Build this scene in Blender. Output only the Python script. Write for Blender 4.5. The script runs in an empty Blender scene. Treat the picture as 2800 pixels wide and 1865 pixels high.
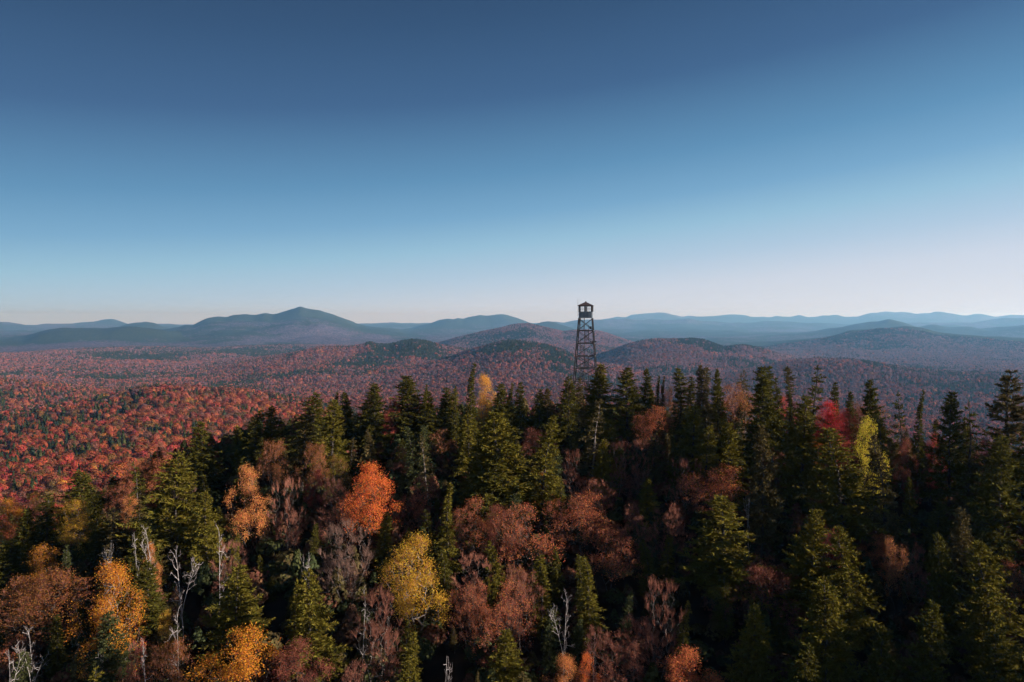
import bpy, math, random
import numpy as np
from mathutils import Vector

# ------------------------------------------------------------------ basics
rng = np.random.default_rng(11)
random.seed(11)
scn = bpy.context.scene
COL = scn.collection
R = math.radians
CZ = 260.0                       # camera height above the datum
FPX = 1891.0                     # focal length in photo pixels (2800 wide)
PITCH = math.atan(62.5 / FPX)    # the horizon lies 62.5 px above the middle


def ray(px, py):
    """direction (right, forward, up) through a photo pixel"""
    dx = (px - 1400.0) / FPX
    dy = -(py - 932.5) / FPX
    c, s = math.cos(PITCH), math.sin(PITCH)
    return dx, c + dy * s, -s + dy * c


NFILL, NMID = 130, 85
SUN_B, SUN_E, SUN_S, SUN_C = 14.0, 17.0, 5.0, (1.0, 0.90, 0.79)
SKY_S, SKY_AIR, SKY_DUST, SKY_OZ = 0.08, 1.0, 0.6, 3.0
HAZE_COL, HAZE_D, HAZE_G = (0.25, 0.57, 1.0), 7.0e-5, 0.30
HORIZON = (1.0, 1.0, 1.0, 1)
EXPO = 1.0


# ------------------------------------------------------------------ noise
def _hash(ix, iy, seed):
    n = (ix.astype(np.int64) * 374761393 + iy.astype(np.int64) * 668265263 + seed * 144665) & 0x7FFFFFFF
    n = ((n ^ (n >> 13)) * 1274126177) & 0x7FFFFFFF
    n = (n ^ (n >> 16)) & 0xFFFF
    return n / 32767.5 - 1.0


def vnoise(x, y, seed=0):
    x = np.asarray(x, float); y = np.asarray(y, float)
    ix = np.floor(x); iy = np.floor(y)
    fx = x - ix; fy = y - iy
    fx = fx * fx * fx * (fx * (fx * 6 - 15) + 10); fy = fy * fy * fy * (fy * (fy * 6 - 15) + 10)
    a = _hash(ix, iy, seed); b = _hash(ix + 1, iy, seed)
    c = _hash(ix, iy + 1, seed); d = _hash(ix + 1, iy + 1, seed)
    return (a * (1 - fx) + b * fx) * (1 - fy) + (c * (1 - fx) + d * fx) * fy


def fbm(x, y, seed=0, octv=4):
    s = 0.0; a = 0.55
    for o in range(octv):
        s = s + a * vnoise(x * 2 ** o + 17.3 * o, y * 2 ** o - 9.1 * o, seed + o)
        a *= 0.5
    return s


# ------------------------------------------------------------------ terrain
# each ridge: distance, front width, back width, tree allowance, crest as seen from the summit
RIDGES = [
 ('far', 20000, 2700, 2400, 0, [(1500,893),(1560,885),(1600,880),(1640,875),(1690,866),(1715,868),(1722,862),(1750,859),(1770,859),(1800,854),(1822,855),(1850,863),(1866,867),(1880,864),(1920,864),(1960,862),(2000,860),(2030,862),(2060,868),(2090,866),(2100,868),(2125,863),(2165,867),(2187,862),(2210,868),(2235,866),(2250,863),(2265,865),(2285,861),(2310,867),(2345,866),(2370,858),(2410,854),(2450,854),(2460,852),(2500,860),(2535,858),(2560,852),(2600,858),(2640,864),(2670,858),(2700,862),(2720,867),(2760,862),(2800,861),(2900,858),(3050,866),(3200,880),(3400,890)]),
 ('farb', 14500, 1900, 1900, 0, [(1380,893),(1400,887),(1450,884),(1520,881),(1545,883),(1572,877),(1640,875),(1710,871),(1742,876),(1780,876),(1850,873),(1880,870),(1920,880),(2000,884),(2100,878),(2180,884),(2300,887),(2420,884),(2520,883),(2580,880),(2660,883),(2740,872),(2800,870),(2950,868),(3100,880),(3300,892)]),
 ('farc', 11800, 1300, 1300, 0, [(1560,906),(1620,901),(1720,898),(1762,899),(1868,896),(1920,902),(2050,907),(2150,904),(2200,908),(2300,908)]),
 ('leftfar', 17000, 2200, 2200, 0, [(-500,880),(-200,872),(0,881),(30,884),(70,890),(100,888),(130,884),(180,886),(237,882),(285,875),(308,874),(332,879),(355,888),(380,893),(425,887),(452,885),(475,886),(500,891),(700,890),(975,886),(1060,883),(1110,884),(1170,883),(1230,888),(1300,892)]),
 ('leftblue', 13000, 1300, 1500, 0, [(-400,900),(-60,903),(0,906),(55,901),(80,906),(110,911),(150,914)]),
 ('knob', 11500, 1400, 1200, 0, [(320,899),(345,889),(370,884),(400,882),(420,885),(445,896),(475,901)]),
 ('midleft', 7600, 1300, 1200, 0, [(60,930),(100,912),(130,903),(165,897),(215,900),(280,899),(310,895),(350,894),(400,897),(450,903),(520,915)]),
 ('mountain', 9600, 2600, 2000, 0, [(440,905),(490,893),(510,886),(527,888),(545,877),(570,868),(590,867),(617,869),(640,864),(670,862),(700,864),(722,857),(746,860),(775,850),(800,842),(822,836),(836,841),(850,845),(875,849),(900,857),(920,862),(940,871),(960,881),(978,889),(1010,895),(1060,902)]),
 ('twin', 12000, 1900, 1800, 0, [(1120,902),(1150,890),(1180,884),(1205,876),(1228,871),(1240,873),(1252,869),(1266,873),(1290,866),(1310,862),(1330,864),(1350,862),(1372,858),(1392,862),(1412,869),(1440,881),(1475,893)]),
 ('bump', 9300, 900, 900, 0, [(1440,898),(1462,886),(1480,880),(1500,877),(1520,881),(1545,890),(1575,902)]),
 ('brown', 4700, 900, 900, 4, [(1130,965),(1205,943),(1250,928),(1330,905),(1375,893),(1400,886),(1420,884),(1446,882),(1470,888),(1510,900),(1540,907),(1562,904),(1600,902),(1637,908),(1662,917),(1692,930),(1730,945)]),
 ('conehill', 2900, 620, 560, 9, [(560,1010),(640,995),(720,982),(800,966),(870,951),(950,948),(990,943),(1010,935),(1032,940),(1060,940),(1080,937),(1102,930),(1130,927),(1160,931),(1190,939),(1220,946),(1260,953),(1300,962),(1360,985)]),
 ('middle', 2250, 480, 420, 9, [(1130,1006),(1215,983),(1275,964),(1320,950),(1345,943),(1372,937),(1402,935),(1432,939),(1470,943),(1500,948),(1540,962),(1585,985),(1640,1005)]),
 ('right', 3050, 620, 560, 9, [(1610,990),(1660,965),(1720,942),(1760,932),(1800,925),(1840,922),(1880,922),(1890,920),(1920,923),(1950,932),(1977,944),(1992,944),(2012,939),(2040,938),(2080,946),(2112,958),(2160,977),(2230,1000)]),
 ('rightlow', 2250, 420, 420, 9, [(2080,1010),(2150,990),(2200,986),(2230,984),(2320,985),(2380,992),(2450,1002),(2550,1010),(2700,1014),(2800,1020),(3000,1030),(3200,1050)]),
 ('peakright', 8800, 1100, 1100, 0, [(2150,918),(2230,910),(2290,898),(2340,888),(2396,882),(2430,874),(2466,882),(2500,893),(2545,906),(2600,915)]),
 ('shoulder', 5600, 1000, 900, 3, [(2090,945),(2170,930),(2270,920),(2320,907),(2400,900),(2450,895),(2482,892),(2520,897),(2570,911),(2620,915),(2700,920),(2800,928),(2950,945)]),
 ('sideright', 9600, 1000, 1000, 0, [(2470,905),(2520,895),(2550,890),(2600,896),(2650,895),(2700,902),(2740,898),(2800,892),(2900,884),(3050,890),(3200,905)]),
 ('orange', 1060, 300, 170, 7, [(40,1140),(140,1118),(230,1100),(320,1080),(400,1064),(470,1056),(560,1065),(650,1070),(750,1085),(840,1105),(920,1130)]),
 ('leftedge', 1650, 260, 260, 10, [(-700,1040),(-200,1030),(0,1035),(100,1041),(200,1050),(290,1064),(380,1078),(500,1100)]),
]
FLR_R = np.array([0, 150, 250, 480, 900, 1500, 2500, 6000, 40000.])
FLR_Z = np.array([-76, -78, -84, -112, -150, -180, -203, -208, -214.])


def crest_table():
    out = []
    az = np.radians(np.linspace(-62, 62, 2600))
    xs = 1400 + FPX * np.tan(np.clip(az, -1.05, 1.05))
    for name, D, wf, wb, tree, pts in RIDGES:
        pts = np.array(pts, float)
        y = np.interp(xs, pts[:, 0], pts[:, 1])
        k = np.ones(7) / 7
        y = np.convolve(np.pad(y, 3, mode='edge'), k, 'valid')
        dy = -(y - 932.5) / FPX
        c, s = math.cos(PITCH), math.sin(PITCH)
        slope = (-s + dy * c) / (c + dy * s)
        z = slope * D * np.cos(az) - tree
        inc = z - np.interp(D, FLR_R, FLR_Z)
        fw = 170.0 if D < 3500 else 60.0
        fade = np.clip((xs - (pts[0, 0] - fw)) / fw, 0, 1) * np.clip(((pts[-1, 0] + fw) - xs) / fw, 0, 1); fade = fade * fade * (3 - 2 * fade)
        inc = np.maximum(inc * fade, 0)
        soft = np.convolve(np.pad(inc, 60, mode='edge'), np.hanning(121) / np.hanning(121).sum(), 'valid')
        out.append((az, inc, soft))
    return out


CREST = crest_table()


def smax(a, b, k):
    h = np.clip(0.5 + 0.5 * (a - b) / k, 0, 1)
    return b * (1 - h) + a * h + k * h * (1 - h)


def summit(X, Y):
    """the rocky top the fire tower stands on, falling to the left and towards us"""
    yc = 106 - 0.62 * np.clip(X - 15, 0, 70)
    z = -17.0 - 0.27 * np.maximum(0, yc - Y) * np.clip(1 - (40 - Y) / 400, 0.35, 1)
    z = z - 0.05 * np.clip(X - 15, 0, 200) + np.where(X < 0, 0.05 * X, 0)
    z = z - 0.0062 * np.maximum(0, -25 - X) ** 2
    z = z - 0.004 * np.maximum(0, X - 90) ** 2
    b = np.maximum(0, Y - yc - 9)
    z = z - 0.36 * b * b / (b + 6.0) - 0.002 * b * b
    z = z - 0.003 * np.maximum(0, -20 - Y) ** 2
    return z + 0.7 * fbm(X / 14, Y / 14, 5, 3)


def height(X, Y, want=False):
    """terrain height relative to the camera, plus how far up its ridge a point lies"""
    X = np.asarray(X, float); Y = np.asarray(Y, float)
    r = np.hypot(X, Y) + 1e-6
    az = np.arctan2(X, Y)
    fl = np.interp(r, FLR_R, FLR_Z)
    amp = np.interp(r, [0, 150, 500, 3000, 9000], [0, 2, 9, 16, 22])
    fl = fl + amp * fbm(X / 420, Y / 420, 21, 4)
    gull = fbm(X / 700 + 3, Y / 700, 33, 4)
    gulf = fbm(X / 2200 + 3, Y / 2200, 35, 4)
    inc = np.zeros_like(r); who = np.full(r.shape, -1); prof = np.zeros_like(r)
    for i, (name, D, wf, wb, tree, pts) in enumerate(RIDGES):
        d = r - D
        p = np.exp(-np.where(d < 0, (d / wf) ** 2, (d / wb) ** 2))
        g = gulf if D > 6500 else gull
        q = np.clip((p - 0.55) / 0.45, 0, 1); q = q * q * (3 - 2 * q)
        azw = az + np.where(D > 4000, 0.02, 0.03) * g * (1 - q)
        c = np.interp(az, CREST[i][0], CREST[i][1], left=0, right=0) * q + np.interp(azw, CREST[i][0], CREST[i][2], left=0, right=0) * (1 - q)
        v = c * p * (1 + (1.0 if D > 6500 else 0.85) * g * (1 - p ** 3))
        m = v > inc
        who = np.where(m, i, who); prof = np.where(m, p, prof)
        inc = smax(inc, v, 6.0 + D * 0.0006) if False else np.maximum(inc, v)
    z = fl + inc
    z = z + np.where(r > 5000, 1.0, 0.0) * (7 * fbm(X / 170, Y / 170, 41, 2) + np.interp(r, [5000, 7500], [8, 26]) * fbm(X / 480, Y / 480, 43, 3))
    z = smax(z, summit(X, Y), 6.0)
    if want:
        return z, who, prof, inc
    return z


def ground(x, y):
    return float(height(np.array([x]), np.array([y]))[0])


# ------------------------------------------------------------------ mesh helpers
def quad_mesh(name, V, Q, mats, midx=None, attr=None, smooth=False):
    me = bpy.data.meshes.new(name)
    V = np.ascontiguousarray(V, dtype=np.float32); Q = np.ascontiguousarray(Q, dtype=np.int32)
    n, m = len(V), len(Q)
    me.vertices.add(n); me.vertices.foreach_set('co', V.ravel())
    me.loops.add(m * 4); me.loops.foreach_set('vertex_index', Q.ravel())
    me.polygons.add(m)
    me.polygons.foreach_set('loop_start', np.arange(0, m * 4, 4, dtype=np.int32))
    me.polygons.foreach_set('loop_total', np.full(m, 4, dtype=np.int32))
    for mt in mats:
        me.materials.append(mt)
    if midx is not None:
        me.polygons.foreach_set('material_index', np.ascontiguousarray(midx, dtype=np.int32))
    me.polygons.foreach_set('use_smooth', np.full(m, smooth, dtype=bool))
    if attr is not None:
        a = me.attributes.new('v', 'FLOAT', 'POINT')
        a.data.foreach_set('value', np.ascontiguousarray(attr, dtype=np.float32))
    me.update(calc_edges=True)
    return me


def norm(a):
    return a / np.maximum(np.linalg.norm(a, axis=-1, keepdims=True), 1e-9)


class MB:
    """collects quads"""
    def __init__(s):
        s.V = []; s.Q = []; s.M = []; s.A = []; s.n = 0

    def add(s, V, Q, m=0, a=None):
        V = np.asarray(V, float).reshape(-1, 3); Q = np.asarray(Q, int).reshape(-1, 4)
        s.V.append(V); s.Q.append(Q + s.n); s.M.append(np.full(len(Q), m))
        s.A.append(np.full(len(V), 0.5) if a is None else np.asarray(a, float)); s.n += len(V)

    def leaves(s, c, ax, side, L, W, m=0, a=None):
        """diamond shaped leaves / needle sprays"""
        n = len(c)
        L = np.asarray(L).reshape(-1, 1) * np.ones((n, 1)); W = np.asarray(W).reshape(-1, 1) * np.ones((n, 1))
        V = np.stack([c - ax * L, c + side * W - ax * L * 0.1, c + ax * L, c - side * W - ax * L * 0.1], 1)
        a = rng.random(n) if a is None else a
        s.add(V, np.arange(4 * n).reshape(-1, 4), m, np.repeat(a, 4))

    def tubes(s, p0, p1, r0, r1, sides=5, m=0):
        p0 = np.asarray(p0, float).reshape(-1, 3); p1 = np.asarray(p1, float).reshape(-1, 3)
        n = len(p0)
        r0 = np.asarray(r0, float).reshape(-1) * np.ones(n); r1 = np.asarray(r1, float).reshape(-1) * np.ones(n)
        d = norm(p1 - p0)
        ref = np.where(np.abs(d[:, 2:3]) > 0.9, np.array([[1., 0, 0]]), np.array([[0, 0, 1.]]))
        u = norm(np.cross(d, ref)); w = np.cross(d, u)
        t = np.arange(sides) / sides * 2 * np.pi
        cs = np.cos(t)[None, :, None]; sn = np.sin(t)[None, :, None]
        ring = u[:, None] * cs + w[:, None] * sn
        A = p0[:, None] + ring * r0[:, None, None]; B = p1[:, None] + ring * r1[:, None, None]
        V = np.concatenate([A, B], 1)
        i = np.arange(sides); j = (i + 1) % sides
        q = np.stack([i, j, j + sides, i + sides], 1)
        Q = (q[None] + (np.arange(n) * 2 * sides)[:, None, None]).reshape(-1, 4)
        s.add(V, Q, m)

    def box(s, c, half, rot=None, m=0):
        v = np.array([[x, y, z] for x in (-1, 1) for y in (-1, 1) for z in (-1, 1)], float) * np.asarray(half)
        if rot is not None:
            v = v @ np.asarray(rot).T
        s.add(v + np.asarray(c), [[0, 1, 3, 2], [4, 6, 7, 5], [0, 4, 5, 1], [2, 3, 7, 6], [0, 2, 6, 4], [1, 5, 7, 3]], m)

    def bar(s, p0, p1, w, d=None, m=0):
        """a square bar between two points"""
        p0 = np.asarray(p0, float); p1 = np.asarray(p1, float); d = w if d is None else d
        z = norm(p1 - p0); ref = np.array([0, 0, 1.]) if abs(z[2]) < 0.95 else np.array([0, 1., 0])
        x = norm(np.cross(ref, z)); y = np.cross(z, x)
        s.box((p0 + p1) / 2, (w / 2, d / 2, np.linalg.norm(p1 - p0) / 2), np.stack([x, y, z], 1), m)

    def mesh(s, name, mats, smooth=False):
        return quad_mesh(name, np.concatenate(s.V), np.concatenate(s.Q), mats, np.concatenate(s.M), np.concatenate(s.A), smooth)


# ------------------------------------------------------------------ materials
def new_mat(name):
    m = bpy.data.materials.new(name); m.use_nodes = True
    nt = m.node_tree; nt.nodes.clear()
    return m, nt.nodes, nt.links


def leaf_mat(name, source, trans=0.3, spread=0.45, huev=0.03):
    """leaf colour comes from the tree itself (object colour or instance colour); every leaf differs a little"""
    m, N, L = new_mat(name)
    out = N.new('ShaderNodeOutputMaterial')
    if source == 'object':
        src = N.new('ShaderNodeObjectInfo'); csock = src.outputs['Color']
    else:
        src = N.new('ShaderNodeAttribute'); src.attribute_type = 'INSTANCER'; src.attribute_name = 'tint'; csock = src.outputs['Color']
    at = N.new('ShaderNodeAttribute'); at.attribute_name = 'v'
    hs = N.new('ShaderNodeHueSaturation')
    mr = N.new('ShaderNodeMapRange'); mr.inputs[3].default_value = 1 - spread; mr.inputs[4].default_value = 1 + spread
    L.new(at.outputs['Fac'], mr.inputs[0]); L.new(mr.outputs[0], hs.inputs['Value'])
    sn = N.new('ShaderNodeMath'); sn.operation = 'MULTIPLY'; sn.inputs[1].default_value = 7.31
    fr = N.new('ShaderNodeMath'); fr.operation = 'FRACT'
    L.new(at.outputs['Fac'], sn.inputs[0]); L.new(sn.outputs[0], fr.inputs[0])
    mh = N.new('ShaderNodeMapRange'); mh.inputs[3].default_value = 0.5 - huev; mh.inputs[4].default_value = 0.5 + huev
    L.new(fr.outputs[0], mh.inputs[0]); L.new(mh.outputs[0], hs.inputs['Hue'])
    L.new(csock, hs.inputs['Color'])
    df = N.new('ShaderNodeBsdfDiffuse'); tr = N.new('ShaderNodeBsdfTranslucent')
    mx = N.new('ShaderNodeMixShader'); mx.inputs[0].default_value = trans
    L.new(hs.outputs[0], df.inputs[0]); L.new(hs.outputs[0], tr.inputs[0])
    L.new(df.outputs[0], mx.inputs[1]); L.new(tr.outputs[0], mx.inputs[2]); L.new(mx.outputs[0], out.inputs[0])
    return m


def bark_mat(name, c0, c1, scale=6.0, stripes=False):
    m, N, L = new_mat(name)
    out = N.new('ShaderNodeOutputMaterial'); b = N.new('ShaderNodeBsdfDiffuse')
    tc = N.new('ShaderNodeTexCoord'); mp = N.new('ShaderNodeMapping')
    mp.inputs['Scale'].default_value = (scale, scale, scale * (2.5 if stripes else 0.5))
    no = N.new('ShaderNodeTexNoise'); no.inputs['Scale'].default_value = 1.0; no.inputs['Detail'].default_value = 4
    cr = N.new('ShaderNodeValToRGB'); cr.color_ramp.elements[0].position = 0.35; cr.color_ramp.elements[1].position = 0.62
    cr.color_ramp.elements[0].color = (*c0, 1); cr.color_ramp.elements[1].color = (*c1, 1)
    L.new(tc.outputs['Object'], mp.inputs[0]); L.new(mp.outputs[0], no.inputs['Vector']); L.new(no.outputs[0], cr.inputs[0])
    L.new(cr.outputs[0], b.inputs[0]); L.new(b.outputs[0], out.inputs[0])
    return m


M_NEEDLE = leaf_mat('needles', 'object', 0.18, 0.45, 0.02)
M_LEAF = leaf_mat('autumn_leaves', 'object', 0.45, 0.26, 0.025)
M_FLEAF = leaf_mat('forest_leaves', 'instancer', 0.25, 0.45, 0.025)
M_BARK = bark_mat('dark_bark', (0.03, 0.024, 0.02), (0.10, 0.085, 0.075))
M_BARKP = bark_mat('pale_bark', (0.16, 0.13, 0.12), (0.42, 0.38, 0.36), 5, True)
M_DEAD = bark_mat('bleached_wood', (0.22, 0.19, 0.18), (0.52, 0.47, 0.45), 4)
M_DEADT = bark_mat('bleached_twigs', (0.22, 0.17, 0.165), (0.42, 0.36, 0.35), 4)
M_BARKM = bark_mat('grey_bark', (0.09, 0.075, 0.068), (0.24, 0.20, 0.18), 5, True)
M_TWIG = bark_mat('reddish_twigs', (0.14, 0.056, 0.040), (0.30, 0.125, 0.085), 3)
M_TWIGG = bark_mat('grey_twigs', (0.09, 0.052, 0.042), (0.21, 0.125, 0.10), 3)


# ------------------------------------------------------------------ trees: one crown and one trunk of each kind
PROTO = {}


def conifer(key, H, RAD, t0=0.12, power=0.85, whorl=0.36, per=6, droop=0.45, rise=0.15, miss=0.1, fat=1.0, dens=1.0,
            bulge=0.0, lean=0.0, bark=None, bare_low=0, club=0.0, seed=1):
    g = np.random.default_rng(seed)
    tb, cb = MB(), MB()
    n = 9
    ts = np.linspace(0, 1, n + 1)
    wob = np.cumsum(g.normal(0, 0.012 * H, (n + 1, 2)), 0) * np.linspace(0, 1, n + 1)[:, None] + ts[:, None] * np.array([lean * H, 0])
    ax = np.column_stack([wob, ts * H * 0.985]); ax[0, :2] = 0
    axis = lambda t: np.array([np.interp(t, ts, ax[:, k]) for k in range(3)])
    r0 = 0.016 * H
    rad = r0 * (1 - ts) ** 0.8 + 0.012
    ax[0, 2] = -0.8
    tb.tubes(ax[:-1], ax[1:], rad[:-1], rad[1:], 6)
    z = t0 * H; phi = g.random() * 6; lop = g.uniform(0, 6.28); lopk = g.uniform(0.05, 0.28)
    P0, P1, RA = [], [], []
    while z < H * 0.985:
        t = z / H
        u = (t - t0) / (1 - t0)
        k = per if u < 0.85 else max(3, per - 2)
        env = (1 - u) ** power
        if bulge:
            env = env * (1 + bulge * math.sin(min(1, u * 1.4) * math.pi))
        if club:
            env = env * (1 - club * math.exp(-((u - 0.62) / 0.16) ** 2))
        env *= min(1.0, 0.55 + u * 4)
        wj = g.uniform(0.72, 1.2)
        for b in range(k):
            phi += 2 * math.pi / k + g.normal(0, 0.25)
            if g.random() < miss:
                continue
            L = RAD * env * wj * g.uniform(0.62, 1.22) * (1 + lopk * math.cos(phi - lop + 2.0 * u)) + 0.12
            rs = rise + 0.75 * max(0, u - 0.35) + g.normal(0, 0.07); dr = droop * (1.1 - 0.6 * u) * g.uniform(0.7, 1.3)
            up = 0.28 * (1 - u)
            dirh = np.array([math.cos(phi), math.sin(phi), 0]); latv = np.array([-dirh[1], dirh[0], 0])
            base = axis(min(t + g.normal(0, 0.006), 0.985))
            f = lambda s: base + dirh * (L * s)[:, None] + np.array([0, 0, 1]) * (L * (rs * s - dr * s ** 2 + up * s ** 4))[:, None]
            sg = np.array([0, 0.5, 1.0]); pts = f(sg)
            P0.append(pts[:-1]); P1.append(pts[1:]); RA.append(np.array([0.008 + 0.010 * L, 0.006]))
            nt = int((L * 10 + 4) * dens)
            s = np.sort(g.uniform(0.10 if L < 1 else 0.2, 1.0, nt)) ** 0.9
            c = f(s)
            tang = norm(f(np.minimum(s + 0.03, 1.03)) - f(s - 0.03))
            side = np.where(np.arange(nt) % 2 == 0, 1.0, -1.0)
            ang = g.uniform(0.45, 1.25, nt) * np.where(s > 0.94, 0.2, 1)
            tl = (0.16 + 0.22 * L * (1.05 - s)) * g.uniform(0.7, 1.3, nt)
            tl = np.clip(tl, 0.10, 0.50) * fat
            tdir = norm(tang * np.cos(ang)[:, None] + latv * (side * np.sin(ang))[:, None] + np.array([0, 0, 1]) * g.normal(-0.02, 0.34, nt)[:, None])
            nrm = norm(np.array([0, 0, 1.]) + g.normal(0, 0.5, (nt, 3)))
            sd = norm(np.cross(tdir, nrm))
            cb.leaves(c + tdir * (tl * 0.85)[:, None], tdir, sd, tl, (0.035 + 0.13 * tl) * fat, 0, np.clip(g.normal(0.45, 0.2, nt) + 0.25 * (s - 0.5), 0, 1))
            # short upright shoots along the bough give it some body
            ns = max(2, int(nt * 0.9)); s2 = g.uniform(0.15, 1, ns); c2 = f(s2)
            d2 = norm(g.normal(0, 0.55, (ns, 3)) + np.array([0, 0, 0.35]) + dirh * 0.45)
            l2 = g.uniform(0.09, 0.2, ns) * fat
            cb.leaves(c2 + d2 * (l2 * 0.7)[:, None], d2, norm(np.cross(d2, norm(g.normal(0, 1, (ns, 3))))), l2, 0.045 * fat, 0, np.clip(g.normal(0.5, 0.2, ns), 0, 1))
        z += whorl * g.uniform(0.75, 1.25) * (0.6 + 0.4 * (1 - u))
    # the leader
    tip = axis(0.97); nl = 14
    d = norm(g.normal(0, 0.35, (nl, 3)) + np.array([0, 0, 1.0])); l = g.uniform(0.12, 0.26, nl)
    c = tip + np.outer(g.uniform(-0.02, 0.035, nl) * H * 0.6, [0, 0, 1]) + d * l[:, None] * 0.4
    cb.leaves(c, d, norm(np.cross(d, norm(g.normal(0, 1, (nl, 3))))), l, 0.04, 0)
    tb.tubes(np.concatenate(P0), np.concatenate(P1), np.tile([RA[0][0], 0.012], len(P0)) * 0 + np.concatenate(RA), np.concatenate([np.array([r[1] * 1.6, r[1]]) for r in RA]), 3)
    if bare_low:
        k = bare_low; zz = g.uniform(0.12, t0 + 0.05, k) * H; ph = g.uniform(0, 6.28, k); LL = g.uniform(0.3, 0.55, k) * RAD
        a = np.array([axis(q / H) for q in zz]); e = a + np.column_stack([np.cos(ph) * LL, np.sin(ph) * LL, -0.25 * LL])
        tb.tubes(a, e, 0.018, 0.006, 3)
    PROTO[key] = (tb.mesh(key + '_trunk', [bark or M_BARK]), cb.mesh(key + '_crown', [M_NEEDLE]), H, RAD)


def envelope(g, n, H, RAD, zc, flat_top, lumps, tall=1.0):
    """points over several leafy sub-crowns, so the outline is ragged and has gaps"""
    B = []
    for k in range(lumps):
        u = g.random() ** 0.8; ph = k * 2.4 + g.uniform(-0.5, 0.5)
        zz = zc * 0.45 + u * (H * 0.90 - zc * 0.45)
        t = (zz - zc) / (H - zc) if zz > zc else (zc - zz) / (zc * 0.75)
        lim = RAD * math.sqrt(max(0.04, 1 - min(1, t) ** 2)) * (1 - flat_top * max(0, t if zz > zc else 0))
        rr = lim * g.uniform(0.30, 0.95)
        s_ = RAD * g.uniform(0.20, 0.46) * (1 - 0.35 * max(0, (zz - zc) / (H - zc)))
        s_ = s_ / tall ** 0.5
        B.append((np.array([math.cos(ph) * rr, math.sin(ph) * rr, zz]), s_, s_ * g.uniform(1.0, 1.7) * tall))
    B.append((np.array([g.normal(0, 0.08) * RAD, g.normal(0, 0.08) * RAD, H * 0.84]), RAD * 0.30, H * 0.16))
    B.append((np.array([0, 0, zc]), RAD * 0.36, H * 0.24))
    w = np.array([b_[1] ** 1.6 for b_ in B]); w /= w.sum()
    out = []
    while len(out) < n:
        c, s_, h_ = B[g.choice(len(B), p=w)]
        d = norm(g.normal(0, 1, 3) + np.array([0, 0, 0.25])) * g.uniform(0.55, 1.0) ** 0.6
        q = c + d * np.array([s_, s_, h_])
        if q[2] > H:
            continue
        if q[2] > 0.14 * H:
            out.append(q)
    return np.array(out)


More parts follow.
